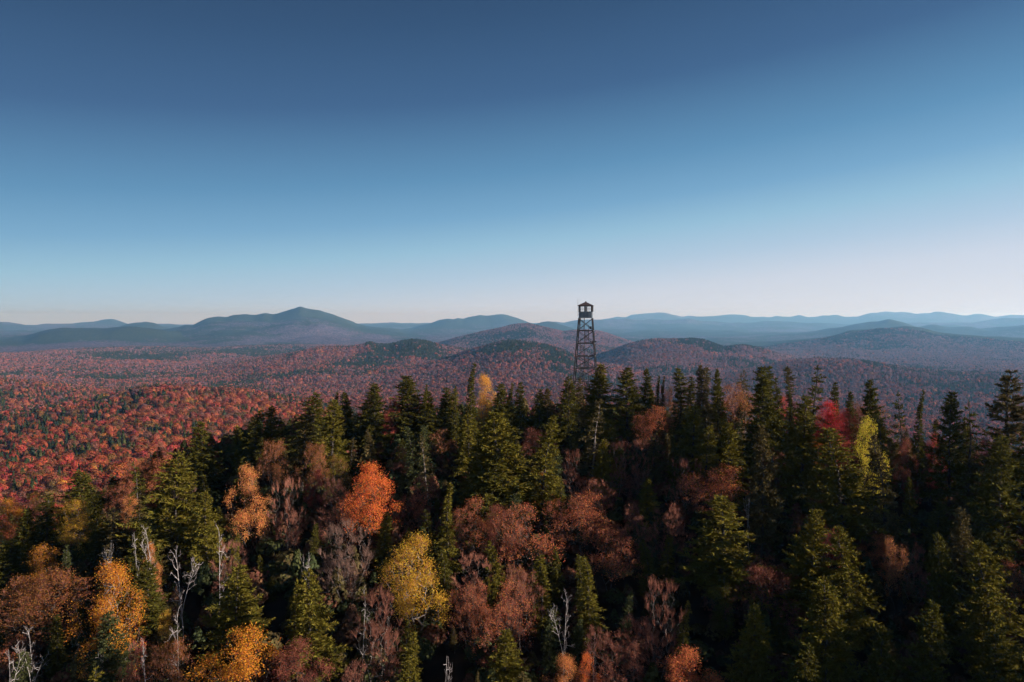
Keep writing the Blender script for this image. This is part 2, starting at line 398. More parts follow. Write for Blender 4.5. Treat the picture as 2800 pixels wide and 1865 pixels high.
def broadleaf(key, H, RAD, zc=0.55, npts=330, leaves=9, lsize=0.10, twigs=5, twl=0.5, flat_top=0.3, lumps=9, bark=None,
              twig=None, multi=1, seed=1, crook=0.03, thick=1.0, upw=0.8, clump=0.35, leafbias=0.0, r_end=0.010, tall=1.0):
    g = np.random.default_rng(seed)
    zc = zc * H
    pts = envelope(g, npts, H, RAD, zc, flat_top, lumps, tall)
    pts = pts[np.argsort(np.linalg.norm(pts - np.array([0, 0, 0.25 * H]), axis=1))]
    nodes = [np.array([0, 0, -0.6]), np.array([0, 0, 0.0])]; par = [-1, 0]
    for mm in range(multi):
        prev = 1; az = mm * 6.28 / multi + g.random(); sp = 0.0 if multi == 1 else 0.10
        q = np.array([0., 0, 0.])
        for i in range(5):
            q = q + np.array([math.cos(az) * sp * H * 0.5, math.sin(az) * sp * H * 0.5, H * 0.13]) + np.append(g.normal(0, 0.012 * H, 2), 0)
            nodes.append(q.copy()); par.append(prev); prev = len(nodes) - 1
    nodes = list(nodes)
    arr = np.array(nodes)
    for p in pts:
        d = p - arr
        dist = np.linalg.norm(d, axis=1)
        cost = dist * (1 + 0.9 * np.clip(-d[:, 2] / np.maximum(dist, 1e-6) + 0.1, 0, 1)) + np.where(np.arange(len(arr)) < 3, 3.0, 0)
        i = int(np.argmin(cost))
        L = dist[i]; k = max(1, int(L / 0.55))
        prev = i; a = arr[i]
        new = []
        for j in range(1, k + 1):
            q = a + (p - a) * j / k
            if j < k:
                q = q + g.normal(0, crook * L, 3) * 0.6 + np.array([0, 0, -0.05 * L])
            new.append(q); par.append(prev); prev = len(arr) + len(new) - 1
        arr = np.vstack([arr, np.array(new)])
    par = np.array(par)
    n = len(arr)
    w = np.zeros(n); kids = np.zeros(n, int)
    for i in range(1, n):
        kids[par[i]] += 1
    w[kids == 0] = 1
    for i in range(n - 1, 0, -1):
        w[par[i]] += w[i]
    rad = np.minimum(r_end * np.maximum(w, 1) ** 0.46 * thick, 0.035 * H)
    tb, cb = MB(), MB()
    idx = np.arange(1, n)
    ra = np.minimum(rad[par[idx]], rad[idx] * 1.6); big = rad[idx] > 0.022
    tb.tubes(arr[par[idx]][big], arr[idx][big], ra[big], rad[idx][big], 5)
    sm = ~big
    if sm.any():
        tb.tubes(arr[par[idx]][sm], arr[idx][sm], ra[sm], rad[idx][sm], 3)
    ends = arr[kids == 0]
    out = norm(ends - np.array([0, 0, 0.35 * H]))
    mats = [M_LEAF, twig or M_TWIG]
    if twigs:
        m = len(ends) * twigs
        b = np.repeat(ends, twigs, 0); o = np.repeat(out, twigs, 0)
        d = norm(o + np.array([0, 0, upw]) + g.normal(0, 0.55, (m, 3)))
        l = g.uniform(0.4, 1.0, m) * twl
        e = b + d * l[:, None]
        cb.tubes(b, e, 0.010, 0.003, 3, 1)
        mid = b + d * (l * 0.45)[:, None]
        d3 = norm(d + g.normal(0, 0.6, (m, 3))); e3 = mid + d3 * (l * 0.5)[:, None]
        cb.tubes(mid, e3, 0.007, 0.002, 3, 1)
    if leaves:
        m = len(ends) * leaves
        b = np.repeat(ends, leaves, 0); o = np.repeat(out, leaves, 0)
        if leafbias:
            keep = g.random(len(ends)) > leafbias
            kk = np.repeat(keep, leaves); b = b[kk]; o = o[kk]; m = len(b)
        c = b + g.normal(0, clump, (m, 3)) * np.array([1, 1, 0.8]) + o * 0.15 + np.array([0, 0, 0.12])
        ax = norm(g.normal(0, 1, (m, 3)) + np.array([0, 0, -0.35]) + o * 0.5)
        nr = norm(o * 0.9 + g.normal(0, 0.42, (m, 3)) + np.array([0, 0, 0.4]))
        cb.leaves(c, ax, norm(np.cross(ax, nr)), lsize * g.uniform(0.65, 1.35, m), lsize * 0.62, 0, np.clip(g.normal(0.5, 0.24, m), 0, 1))
    crown = cb.mesh(key + '_crown', mats) if cb.V else None
    PROTO[key] = (tb.mesh(key + '_trunk', [bark or M_BARK]), crown, H, RAD)


conifer('broad_a', 11, 2.6, 0.08, 0.68, 0.34, 7, 0.42, 0.16, 0.06, 0.80, 1.7, 0.14, seed=1)
conifer('broad_b', 11, 2.6, 0.12, 0.62, 0.38, 7, 0.50, 0.22, 0.12, 0.80, 1.7, 0.20, seed=2)
conifer('broad_c', 10, 2.7, 0.06, 0.78, 0.33, 7, 0.36, 0.14, 0.08, 0.80, 1.7, 0.12, lean=0.01, seed=3)
conifer('broad_d', 12, 2.5, 0.20, 0.58, 0.42, 7, 0.46, 0.24, 0.16, 0.84, 1.7, 0.22, bare_low=14, seed=4)
conifer('broad_e', 11, 2.5, 0.10, 0.55, 0.40, 7, 0.44, 0.28, 0.14, 0.82, 1.7, 0.26, lean=0.025, bare_low=8, seed=44)
conifer('narrow_a', 9, 1.25, 0.10, 0.78, 0.30, 6, 0.45, 0.05, 0.08, 0.75, 1.4, seed=5)
conifer('narrow_b', 9, 1.3, 0.16, 0.70, 0.32, 6, 0.50, 0.08, 0.14, 0.75, 1.4, 0.1, bare_low=10, seed=6)
conifer('spire_a', 11, 1.55, 0.08, 1.35, 0.30, 6, 0.45, 0.02, 0.08, 0.75, 1.4, seed=7)
conifer('small_a', 5, 1.05, 0.06, 0.92, 0.22, 6, 0.32, 0.15, 0.05, 0.56, 1.9, seed=8)
conifer('small_b', 5.5, 1.0, 0.06, 0.86, 0.23, 6, 0.36, 0.18, 0.10, 0.56, 1.9, 0.1, seed=9)
conifer('ragged_a', 11, 2.2, 0.12, 0.66, 0.62, 5, 0.55, 0.10, 0.30, 0.86, 1.4, 0.15, bare_low=16, seed=10)
conifer('ragged_b', 10, 2.0, 0.15, 0.60, 0.60, 5, 0.45, 0.05, 0.38, 0.84, 1.4, 0.2, lean=0.02, bare_low=16, seed=12)
conifer('club_a', 10, 1.3, 0.15, 0.38, 0.34, 6, 0.45, 0.05, 0.15, 0.75, 1.4, 0.0, club=0.5, seed=13)
conifer('pine_a', 15, 3.0, 0.15, 0.62, 0.85, 5, 0.10, 0.10, 0.22, 1.05, 2.2, 0.25, seed=14)
conifer('sparse_a', 9, 1.5, 0.25, 0.55, 0.46, 5, 0.35, 0.0, 0.36, 0.72, 1.2, 0.2, bark=M_BARKM, bare_low=30, seed=15)

broadleaf('russet_a', 8, 3.0, 0.5, 620, 26, 0.048, 9, 0.6, 0.25, 15, M_BARK, M_TWIG, 2, 21, leafbias=0.15, clump=0.26, thick=0.6)
broadleaf('russet_b', 8, 2.9, 0.52, 620, 28, 0.048, 9, 0.6, 0.2, 13, M_BARK, M_TWIG, 3, 22, leafbias=0.12, clump=0.26, thick=0.6)
broadleaf('russet_c', 8, 2.6, 0.5, 540, 10, 0.055, 12, 0.75, 0.2, 11, M_BARK, M_TWIG, 2, 23, leafbias=0.3, tall=1.6, clump=0.26, thick=0.6)
broadleaf('maple_a', 8, 2.6, 0.5, 560, 80, 0.052, 3, 0.45, 0.3, 13, M_BARK, M_TWIG, 1, 24, clump=0.28, tall=1.4, thick=0.7)
broadleaf('maple_b', 8, 2.6, 0.48, 500, 74, 0.052, 3, 0.45, 0.2, 10, M_BARK, M_TWIG, 2, 25, leafbias=0.1, clump=0.26, tall=1.4, thick=0.7)
broadleaf('birch_a', 9, 2.3, 0.45, 620, 74, 0.046, 4, 0.5, 0.45, 16, M_BARKM, M_TWIG, 2, 26, clump=0.26, tall=1.9, upw=1.1, thick=0.7)
broadleaf('birch_b', 9, 2.0, 0.42, 600, 74, 0.046, 4, 0.5, 0.6, 15, M_BARKM, M_TWIG, 1, 27, clump=0.26, tall=2.2, upw=1.3, thick=0.7)
broadleaf('dome_a', 7, 3.0, 0.45, 620, 34, 0.048, 8, 0.5, 0.15, 16, M_BARK, M_TWIG, 3, 28, clump=0.26, thick=0.6)
broadleaf('bare_a', 8, 2.4, 0.48, 460, 1, 0.06, 13, 0.85, 0.2, 16, M_BARKM, M_TWIG, 2, 29, leafbias=0.5, tall=1.9, upw=1.2, thick=0.42)
broadleaf('bare_b', 8, 2.1, 0.5, 360, 0, 0.06, 13, 0.9, 0.25, 14, M_BARKM, M_TWIGG, 3, 30, tall=1.9, upw=1.3, thick=0.45)



def snag(key, H, spread, limbs, seed, lean=0.05, fork=0.0):
    """a dead tree: a bleached trunk, few bent limbs and the broken twigs on them"""
    g = np.random.default_rng(seed); tb, cb = MB(), MB()
    def path(p, d, L, r0, r1, n, curl, mb, sides=5):
        pts = [np.array(p, float)]; d = norm(np.array(d, float)); bend = g.normal(0, curl, 3)
        for i in range(n):
            d = norm(d + bend / n + g.normal(0, curl * 0.5, 3) / n ** 0.5 + np.array([0, 0, 0.10 * curl]))
            pts.append(pts[-1] + d * L / n)
        pts = np.array(pts); rr = np.linspace(r0, r1, n + 1)
        mb.tubes(pts[:-1], pts[1:], rr[:-1], rr[1:], sides)
        return pts, rr
    def at(pts, t):
        k = min(int(t * (len(pts) - 1)), len(pts) - 2); f_ = t * (len(pts) - 1) - k
        return pts[k] * (1 - f_) + pts[k + 1] * f_, norm(pts[k + 1] - pts[k])
    a0 = g.uniform(0, 6.28)
    stems = [path([0, 0, -0.6], [lean * math.cos(a0), lean * math.sin(a0), 1], H * 0.97, 0.0066 * H, 0.011, 12, 0.28, tb)]
    if fork:
        p, d = at(stems[0][0], fork); s_ = g.uniform(0, 6.28)
        stems.append(path(p, [0.45 * math.cos(s_), 0.45 * math.sin(s_), 1], H * (1 - fork) * 0.85, 0.0048 * H, 0.009, 8, 0.4, tb))
    for pts, rr in stems:
        for k in range(limbs):
            t = g.uniform(0.38, 0.97); p, d = at(pts, t)
            ph = g.uniform(0, 6.28); up = g.uniform(0.1, 1.0)
            L = spread * g.uniform(0.35, 1.0) * (1.25 - t * 0.7)
            q, r2 = path(p, [math.cos(ph), math.sin(ph), up], L, 0.008 + 0.010 * L, 0.006, 6, 0.7, tb, 4)
            for m_ in range(int(2 + L * 3)):
                t2 = g.uniform(0.3, 1.0); p2, d2 = at(q, t2)
                dd = norm(d2 + g.normal(0, 0.6, 3) + np.array([0, 0, 0.25])); l2 = L * g.uniform(0.15, 0.42)
                w, r3 = path(p2, dd, l2, 0.012, 0.005, 3, 0.5, cb, 3)
                for m2 in range(3):
                    p3, d3 = at(w, g.uniform(0.3, 1.0)); d3 = norm(d3 + g.normal(0, 0.6, 3))
                    cb.tubes(p3[None], (p3 + d3 * l2 * g.uniform(0.25, 0.5))[None], 0.007, 0.003, 3)
    PROTO[key] = (tb.mesh(key + '_trunk', [M_DEAD]), cb.mesh(key + '_twigs', [M_DEADT]), H, spread)


snag('snag_a', 9, 1.8, 13, 31, 0.06, 0.45)
snag('snag_b', 7, 1.6, 9, 32, 0.16, 0.5)
snag('snag_c', 8, 2.1, 14, 38, 0.10)


# ------------------------------------------------------------------ the trees of the photograph
# kind | photo x | photo y of the top | crown width in photo px | height m | leaf tint | description
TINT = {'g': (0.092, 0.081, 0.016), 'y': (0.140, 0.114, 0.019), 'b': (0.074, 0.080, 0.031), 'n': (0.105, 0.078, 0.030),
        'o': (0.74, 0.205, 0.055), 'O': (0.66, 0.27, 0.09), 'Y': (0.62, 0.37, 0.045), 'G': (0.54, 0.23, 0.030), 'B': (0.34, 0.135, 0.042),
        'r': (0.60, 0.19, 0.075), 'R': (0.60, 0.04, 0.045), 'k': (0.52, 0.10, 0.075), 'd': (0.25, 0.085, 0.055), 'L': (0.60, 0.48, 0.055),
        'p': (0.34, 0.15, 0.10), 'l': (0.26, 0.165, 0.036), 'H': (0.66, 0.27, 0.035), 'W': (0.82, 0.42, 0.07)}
TREES = '''
broad_a|560|1149|92|10|g|broad lit spruce standing alone against the orange valley slope, left of the crest spruces
small_a|650|1165|48|6|y|small olive spruce in the notch right of the lone broad spruce on the left
narrow_a|695|1120|62|9|g|upright spruce just left of the half shaded broad spruce on the left shoulder
broad_c|745|1106|88|9|g|broad spruce with a sunlit top and black lower half on the left shoulder
broad_b|848|1070|100|11|g|tall broad spruce behind the pale trunked narrow one on the left crest
narrow_b|824|1116|62|11|n|narrow spruce with bare pale trunk below, before a broader one on the left crest
spire_a|925|1070|44|10|g|thin dark spire rising left of the yellow green spruces on the left crest
broad_c|946|1068|76|10|g|rounded spruce with drooping boughs above the yellow green one on the left crest
broad_d|912|1093|84|12|y|bright yellow green spruce with a ragged foot on the left crest
broad_a|1024|1046|98|11|g|symmetrical broad spruce left of the small red maple on the crest
broad_e|1121|1024|104|11|g|tall broad spruce right of the small red maple on the crest
spire_a|1161|1047|30|10|g|slim dark spire close behind the tall broad spruce left of the tall thin spire
broad_c|1182|1066|76|9|g|medium spruce directly below a slim dark spire, left of the tall thin spire
narrow_a|1214|1057|58|9|g|two sided dark spruce left of a pair of thin ones by the tall spire
narrow_b|1234|1060|44|9|y|thin sunlit spruce, front one of a pair left of the tall spire
spire_a|1248|1052|26|10|g|thin dark spruce, rear one of the close pair left of the tall spire
spire_a|1288|988|56|15|g|tallest thin spire of the middle crest, rising beside the glowing yellow birch
broad_a|1361|1046|78|10|g|dense spruce right of the glowing yellow birch on the crest
spire_a|1394|1046|40|10|g|thin spire, first to the right of the dense spruce by the glowing yellow birch
narrow_a|1425|1043|42|10|g|slender spruce beside a bare pink stem, second spire right of the glowing yellow birch
broad_b|1477|1060|52|9|g|rounded dark spruce, left one of the pair halfway between yellow birch and fire tower
broad_c|1499|1057|62|9|n|brown tipped spruce, right one of the pair halfway between yellow birch and fire tower
broad_b|1556|1021|70|12|g|dark leaning topped spruce touching the left leg of the fire tower
narrow_b|1583|1032|36|11|n|small dark spruce in front of the stairs at the foot of the fire tower
broad_a|1635|992|96|12|y|olive broad spruce covering the right leg of the fire tower
broad_e|1717|1001|92|12|g|broad spruce with visible dark trunk, next right of the one on the tower leg
broad_c|1774|1004|62|11|g|pointed spruce, second to the right of the one on the tower leg
spire_a|1797|1024|30|10|g|left of two thin twin spires right of the fire tower
spire_a|1815|1026|28|10|n|right of two thin twin spires, left of the small orange tree on the crest
narrow_a|1863|1003|62|11|g|narrow lit spruce right of the small orange tree on the crest
narrow_a|1891|1026|38|10|g|short dark spruce between a narrow lit spruce and a brownish twin topped one
broad_d|1921|996|50|13|n|brownish twin topped spruce, left stem
club_a|1936|1000|40|13|n|brownish twin topped spruce, right stem
broad_c|1966|1004|60|12|g|dark rounded spruce left of the dead brown spruce on the crest
ragged_b|2028|1018|60|10|n|ragged spruce with bare ends above the orange leaved tree on the crest
sparse_a|2041|1008|26|11|n|thin dead looking brown spruce poking up above the orange leaved tree
broad_a|2087|997|118|16|g|huge dark spruce right of the orange leaved tree, left of its two tops
narrow_a|2105|998|60|15|g|second top of the huge dark spruce right of the orange leaved tree
narrow_b|2135|1030|40|12|g|dark narrow spruce close to the right side of the huge twin topped spruce
club_a|2163|999|34|13|n|club headed narrow spruce left of the open armed ragged spruce
spire_a|2174|1052|26|11|g|thin black spire under the club headed spruce
ragged_a|2220|994|78|14|g|open armed ragged spruce standing above the crimson maple
narrow_a|2290|1042|38|11|g|narrow dark spruce, first to the right of the open armed ragged spruce
broad_c|2328|1064|54|11|g|dark squat spruce above the lime yellow tree
broad_a|2382|1034|82|14|g|broad dark spruce directly behind the lime yellow tree
narrow_b|2416|1117|44|12|g|tall dark column spruce touching the right edge of the lime yellow tree
ragged_a|2476|1067|54|13|g|sparse spruce with three flat tiers of boughs right of the lime yellow tree
spire_a|2512|1061|44|13|g|slim pointed spruce right of the one with three flat tiers
spire_a|2547|1140|48|10|n|pointed spruce in front of the red leaved thicket on the right
broad_e|2601|1066|92|14|g|wide black spruce between slim spires and the tall pine on the right
ragged_b|2655|1093|90|14|g|spruce with a long bare arm reaching left toward the pine
pine_a|2747|1007|150|17|n|tall crooked pine with long boughs, highest tree at the right edge
broad_d|2790|1150|120|15|y|olive spruce cut by the right edge below the tall pine
narrow_b|1020|1170|28|7|n|small thin spire in the dark hollow below the symmetrical broad spruce
narrow_a|1134|1164|52|9|b|bluish spruce, left of a close pair, below the tall broad crest spruce
narrow_a|1156|1160|50|9|b|bluish spruce, right of a close pair, below the tall broad crest spruce
sparse_a|1172|1188|40|10|n|thin yellowish column with bare stem right of the bluish pair
broad_b|1282|1128|84|10|y|olive spruce under the foot of the tall thin spire
broad_a|1310|1180|110|12|y|wide olive spruce left of the great central spruce
broad_d|1378|1118|168|15|y|great central spruce, the widest tree of the middle slope
broad_b|1345|1240|130|11|g|shaded lower spruce leaning on the left foot of the great central spruce
broad_d|1478|1138|92|14|y|olive spruce with an orange tree glowing under its boughs
narrow_a|1520|1225|56|9|b|bluish spruce on the right flank of the olive one with orange beneath
sparse_a|1620|1088|62|13|n|sparse spruce with a long pale trunk below the fire tower
broad_e|1672|1142|70|10|y|olive rounded spruce right of the pale trunked sparse spruce below the tower
broad_c|1640|1195|76|9|y|low olive spruce at the foot of the pale trunked sparse spruce
narrow_b|1785|1146|52|10|n|spruce standing in front of the russet tree below the crest right of the tower
small_b|1698|1200|26|5|b|tiny bluish spruce top above the pink bare trees below the tower
broad_e|1893|1106|92|11|y|olive spruce with upturned tips below the brownish twin topped spruce
broad_b|1928|1158|84|10|y|second olive spruce with upturned tips, lower and to the right
spire_a|1842|1168|40|9|g|thin spire at the left of the two olive spruces with upturned tips
broad_a|1990|1150|100|12|y|broad spruce below the orange leaved tree of the right crest
small_a|2018|1102|36|7|b|small bluish spruce pressed against the orange leaved tree of the right crest
broad_d|2086|1162|86|15|n|spruce with a long bare dark trunk in the middle of the right stand
broad_a|2192|1078|118|14|y|full olive spruce left of the crimson maple
broad_d|2308|1172|150|14|y|giant sunlit spruce below the lime yellow tree
narrow_b|2440|1185|70|14|n|dull brown green spruce right of the giant sunlit one
narrow_a|2653|1250|56|8|n|pointed spruce alone in the black gap of the right stand
small_a|2487|1303|44|7|g|small dim spruce in the shade right of the giant sunlit one
broad_e|2730|1190|130|15|g|massive dark spruce under the tall pine
broad_d|1972|1366|178|11|y|spruce with wide drooping arms under the round russet maple
broad_e|2206|1392|124|11|y|dense sunlit spruce low in the middle of the right slope
broad_c|2064|1645|132|9|y|cone shaped sunlit spruce near the bottom, right of centre
broad_b|2270|1560|150|12|y|olive spruce mass right of the cone shaped one near the bottom
broad_d|2330|1440|110|12|y|olive spruce left of the slim russet tree on the lower right slope
broad_b|2575|1450|92|11|g|dim rounded spruce in the dark middle of the lower right slope
broad_a|2640|1388|110|12|n|brownish spruce left of the reddish bush at the right edge
broad_d|2715|1480|150|13|y|wide olive spruce near the right edge of the lower slope
broad_b|2560|1640|120|11|g|black green spruce in the deep shade of the lower right
broad_a|2730|1690|130|10|g|dim spruce in the bottom right corner
broad_b|2200|1760|130|9|g|dark spruce at the bottom edge right of the cone shaped one
broad_c|2400|1700|130|10|g|shaded spruce left of the bottom right corner
broad_b|472|1232|150|13|y|very wide spruce with flat tiers on the left shoulder
ragged_b|386|1252|64|11|g|thin drooping spruce at the left side of the very wide tiered one
broad_c|560|1337|104|10|y|olive spruce behind the white branched snag on the left
broad_e|225|1288|110|10|g|rounded dark spruce against the red valley at the far left
narrow_a|270|1322|46|9|g|thin column in front of the rounded dark spruce at the far left
narrow_a|128|1350|60|10|g|spruce between yellow and red trees at the far left
broad_c|70|1384|96|10|g|dark spruce beside the glowing orange tree at the left edge
broad_b|322|1384|80|9|n|brown green spruce below the orange tree on the left shoulder
broad_a|385|1430|110|9|g|dark spruce behind the leaning white stem on the left
broad_b|20|1470|120|9|g|dark spruce at the left edge under the glowing orange tree
narrow_b|180|1492|30|7|b|slim bluish spruce right of the small orange brown tree on the left
broad_c|400|1530|120|8|g|shaded spruce to the right of the white stems on the left
broad_a|285|1672|118|8|b|dense fir in front of the tall golden birch at bottom left
small_a|58|1776|84|6|b|small fir in the bottom left corner
broad_e|636|1543|132|10|y|sunlit spruce with a dark gap behind it, above the orange tree at the bottom
broad_b|848|1552|122|11|y|ragged sunlit spruce with wide foot near the bottom, left of centre
small_b|800|1588|50|9|y|side top on the left of the ragged sunlit spruce near the bottom
narrow_a|1051|1396|46|7|y|narrow spruce standing on top of the big yellow birch
spire_a|1222|1318|70|11|y|tall slim spruce between yellow birch and russet trees, with a bare bent stem
small_a|1086|1296|40|7|b|small bluish spruce at the right side of the vivid orange maple
narrow_a|1487|1520|66|8|y|slim spruce with a lit crown beside the forked snag, bottom centre
small_b|1528|1498|40|6|g|dim small spruce behind the forked snag, bottom centre
spire_a|1613|1520|84|9|y|spire shaped spruce right of the forked snag, bottom centre
narrow_b|1503|1664|50|7|b|bluish column spruce below the slim lit one, bottom centre
small_a|1573|1692|56|6|b|small pointed fir below the forked snag, bottom centre
small_b|1710|1616|42|6|b|lone small fir in the black gap, bottom right of centre
narrow_b|1823|1453|34|6|y|little lit spruce between the dark red bush and the drooping spruce
narrow_b|1861|1636|36|7|y|thin column spruce inside the reddish twiggy trees, lower centre right
small_a|1113|1730|76|7|y|bright yellow green fir at the bottom, right of the pink twiggy trees
small_a|1302|1838|28|5|n|tip of a small fir at the very bottom, centre
narrow_b|1533|1305|24|6|y|thin lit column at the left of the bare pink trees, centre
small_a|1453|1354|40|6|g|small dark fir behind the left russet tree, centre
narrow_a|1410|1328|54|8|b|grey blue spruce at the foot of the great central spruce
small_b|1338|1578|20|6|y|thin green tip growing out of the russet trees, bottom centre
small_b|1415|1330|60|7|y|pale lit fir beside the grey blue spruce, centre
maple_a|1013|1278|122|10|o|vivid orange red maple, brightest tree left of centre
maple_b|682|1280|96|10|O|salmon orange maple on the left slope
birch_a|1135|1472|152|10|Y|big yellow birch, left of centre near the bottom
birch_a|282|1548|136|11|H|tall golden birch with flame shaped crown, bottom left
dome_a|135|1578|230|7|B|wide brown orange dome at the left edge, below the small orange tree
birch_a|120|1500|94|8|G|small orange brown birch above the wide brown dome at the left
maple_b|642|1730|200|9|H|large orange tree at the bottom edge, left of centre
russet_a|1425|1388|180|9|r|russet tree at the foot of the great central spruce
russet_b|1595|1352|150|8|r|russet tree with copper leaves, right of the black gap at centre
russet_a|1660|1445|150|7|r|copper lower half of the russet tree right of the black gap
russet_c|1732|1388|90|7|p|small russet tree with bare top, right of the copper leaved one
russet_b|1968|1280|156|8|r|round russet maple above the drooping spruce
bare_a|1872|1262|84|8|p|twiggy reddish bare tree left of the round russet maple
maple_a|2258|1108|94|9|R|crimson maple under the open armed spruce
maple_b|2368|1149|74|13|L|lime yellow tree glowing in the right stand
maple_b|2318|1128|80|10|k|red branches of a maple spreading left of the lime yellow tree
maple_b|2230|1203|56|6|G|small golden tree below the crimson maple
birch_a|1328|1028|60|10|W|glowing yellow birch beside the tall thin spire on the crest
maple_b|1070|1092|44|8|k|small red maple between two broad crest spruces
russet_b|2008|1058|104|9|O|orange leaved tree on the right crest
maple_b|1832|1062|36|8|O|small orange tree on the crest right of the twin spires
maple_b|2152|1090|46|8|k|thin red tree behind the full olive spruce
maple_b|2475|1205|56|8|d|red leaved tree in the thicket right of the giant sunlit spruce
maple_b|2562|1195|50|8|k|orange red tree behind the pointed spruce on the right
dome_a|862|1222|70|8|B|copper crowned tree below the pale trunked spruce, left slope
birch_a|922|1252|76|8|l|golden olive tree right of the copper crowned one, left slope
dome_a|748|1212|70|8|B|copper round tree under the half shaded broad spruce
maple_b|858|1290|46|6|k|small pink red tree below the copper crowned one, left slope
bare_a|786|1320|80|9|p|pale stemmed bare birch leaning left on the left slope
russet_c|925|1318|110|8|p|pinkish twiggy tree left of the vivid orange maple
bare_b|945|1428|124|9|p|grey forked bare tree left of the yellow birch
russet_a|1282|1368|110|8|r|copper leaved tree right of the tall slim spruce
russet_c|1150|1308|80|7|r|dim russet tree right of the small bluish spruce by the vivid maple
russet_b|1300|1602|110|8|r|left lobe of the russet thicket, bottom centre
russet_a|1388|1602|140|8|r|right lobe of the russet thicket, bottom centre
bare_a|1030|1630|130|9|p|pinkish bare tree below the yellow birch
bare_a|1575|1240|74|8|p|bare pink tree with slim stem, centre, below the sparse pale trunked spruce
bare_a|1688|1214|96|8|p|left one of two bare pink tops below the tower spruces
bare_a|1752|1212|70|8|p|right one of two bare pink tops below the tower spruces
russet_b|1775|1116|92|9|r|russet tree behind a spruce below the crest right of the tower
birch_a|1545|1800|90|6|O|orange tree at the bottom edge, centre right
maple_b|1605|1788|56|6|o|small red orange tree behind the one at the bottom edge
russet_c|1660|1740|150|7|d|dim russet thicket below the lone small fir
bare_a|1800|1600|120|9|p|twiggy red tree with a leaning pale stem, lower right of centre
russet_c|1730|1690|110|7|d|dark twiggy tree below the one with a leaning pale stem
russet_c|1835|1388|110|8|d|dark red bush left of the drooping spruce
maple_a|30|1372|90|8|G|glowing orange tree at the left edge
birch_a|218|1368|92|8|Y|yellow tree in front of the rounded dark spruce at the far left
birch_a|157|1384|50|7|Y|small yellow tree left of the bigger yellow one at the far left
maple_b|88|1352|60|8|Y|yellow orange tree left of the spruce at the far left
russet_b|342|1318|74|8|r|pinkish red tree left of the very wide tiered spruce
maple_b|352|1362|56|7|O|orange tree at the left foot of the very wide tiered spruce
maple_b|412|1488|42|7|O|small orange bush behind the leaning white stem
maple_b|456|1672|56|6|Y|small glowing yellow tree beside the tall white snag
russet_c|362|1760|60|6|R|dark red shrub under the thin white branches at bottom left
russet_b|2280|1448|84|7|k|dim pink red tree right of the dense sunlit spruce, right slope
russet_b|2440|1482|62|8|O|slim russet tree on the lower right slope
russet_a|2770|1552|84|7|r|russet bush at the right edge, lower slope
russet_c|2765|1388|100|8|d|dull reddish bush at the right edge, mid slope
russet_c|850|1846|90|6|k|reddish tree top cut by the bottom edge, left of centre
russet_c|968|1820|110|7|p|pink twiggy top at the bottom edge left of the yellow green fir
maple_b|1485|1282|60|7|G|orange tree glowing under the olive spruce, centre
dome_a|60|1590|120|7|B|olive brown tree at the left edge under the dark spruce
dome_a|470|1760|110|6|B|brown tree in shade right of the thin white branches
snag_a|500|1446|90|12|g|tall white snag with many branches on the left slope
snag_c|592|1424|90|11|g|white leafless tree with a long arm pointing right
snag_b|95|1776|90|6|g|forked white snag at bottom left
snag_a|97|1692|70|8|g|white Y shaped snag above the bottom left corner
snag_b|24|1750|60|8|g|tangled white branches at the left edge, bottom
snag_a|272|1462|50|9|g|short white stems in a cluster above the golden birch
snag_b|302|1455|36|9|g|straight white stem right of the cluster above the golden birch
snag_b|380|1422|30|10|g|thin upright white stem left of the leaning one
snag_a|428|1412|60|10|g|leaning white stem below the very wide tiered spruce
snag_c|400|1738|80|8|g|thin white branches by the dark red shrub, bottom left
snag_b|262|1760|50|6|g|white branches crossing the dense fir at bottom left
snag_c|490|1640|90|9|g|greyish lower snag beside the small glowing yellow tree
snag_c|988|1598|90|9|g|branching grey white snag below the yellow birch
snag_a|1538|1598|80|10|g|forked white snag between slim spruces, bottom centre
snag_b|1212|1770|60|7|g|dim grey snag right of the yellow green fir
snag_b|1622|1700|50|7|g|short pale stem above the dim russet thicket
snag_b|2054|1325|22|10|g|pale bare pole right of the round russet maple
snag_b|850|1470|30|10|g|faint grey pole in the black gap left of the grey forked bare tree
'''
KIND = {}
for k in ('broad_a', 'broad_b', 'broad_c', 'broad_d', 'broad_e', 'narrow_a', 'narrow_b', 'spire_a', 'ragged_a', 'ragged_b', 'club_a', 'sparse_a'):
    KIND[k] = ('spruce_tree', 'spruce tree')
for k in ('small_a', 'small_b'):
    KIND[k] = ('fir_tree', 'fir tree')
KIND['pine_a'] = ('pine_tree', 'pine tree')
for k in ('russet_a', 'russet_b', 'russet_c', 'dome_a'):
    KIND[k] = ('russet_tree', 'autumn tree')
for k in ('maple_a', 'maple_b'):
    KIND[k] = ('maple_tree', 'maple tree')
for k in ('birch_a', 'birch_b'):
    KIND[k] = ('birch_tree', 'birch tree')
for k in ('bare_a', 'bare_b'):
    KIND[k] = ('bare_tree', 'bare tree')
for k in ('snag_a', 'snag_b', 'snag_c'):
    KIND[k] = ('dead_tree', 'dead tree')
GROUP = {'spruce_tree': 'spruces on the summit slope', 'fir_tree': 'small firs on the summit slope', 'russet_tree': 'russet trees on the summit slope',
         'maple_tree': 'maples on the summit slope', 'birch_tree': 'yellow birches on the summit slope', 'bare_tree': 'leafless trees on the summit slope',
         'dead_tree': 'white dead trees on the summit slope', 'pine_tree': 'pines on the summit slope'}
PLACED = []


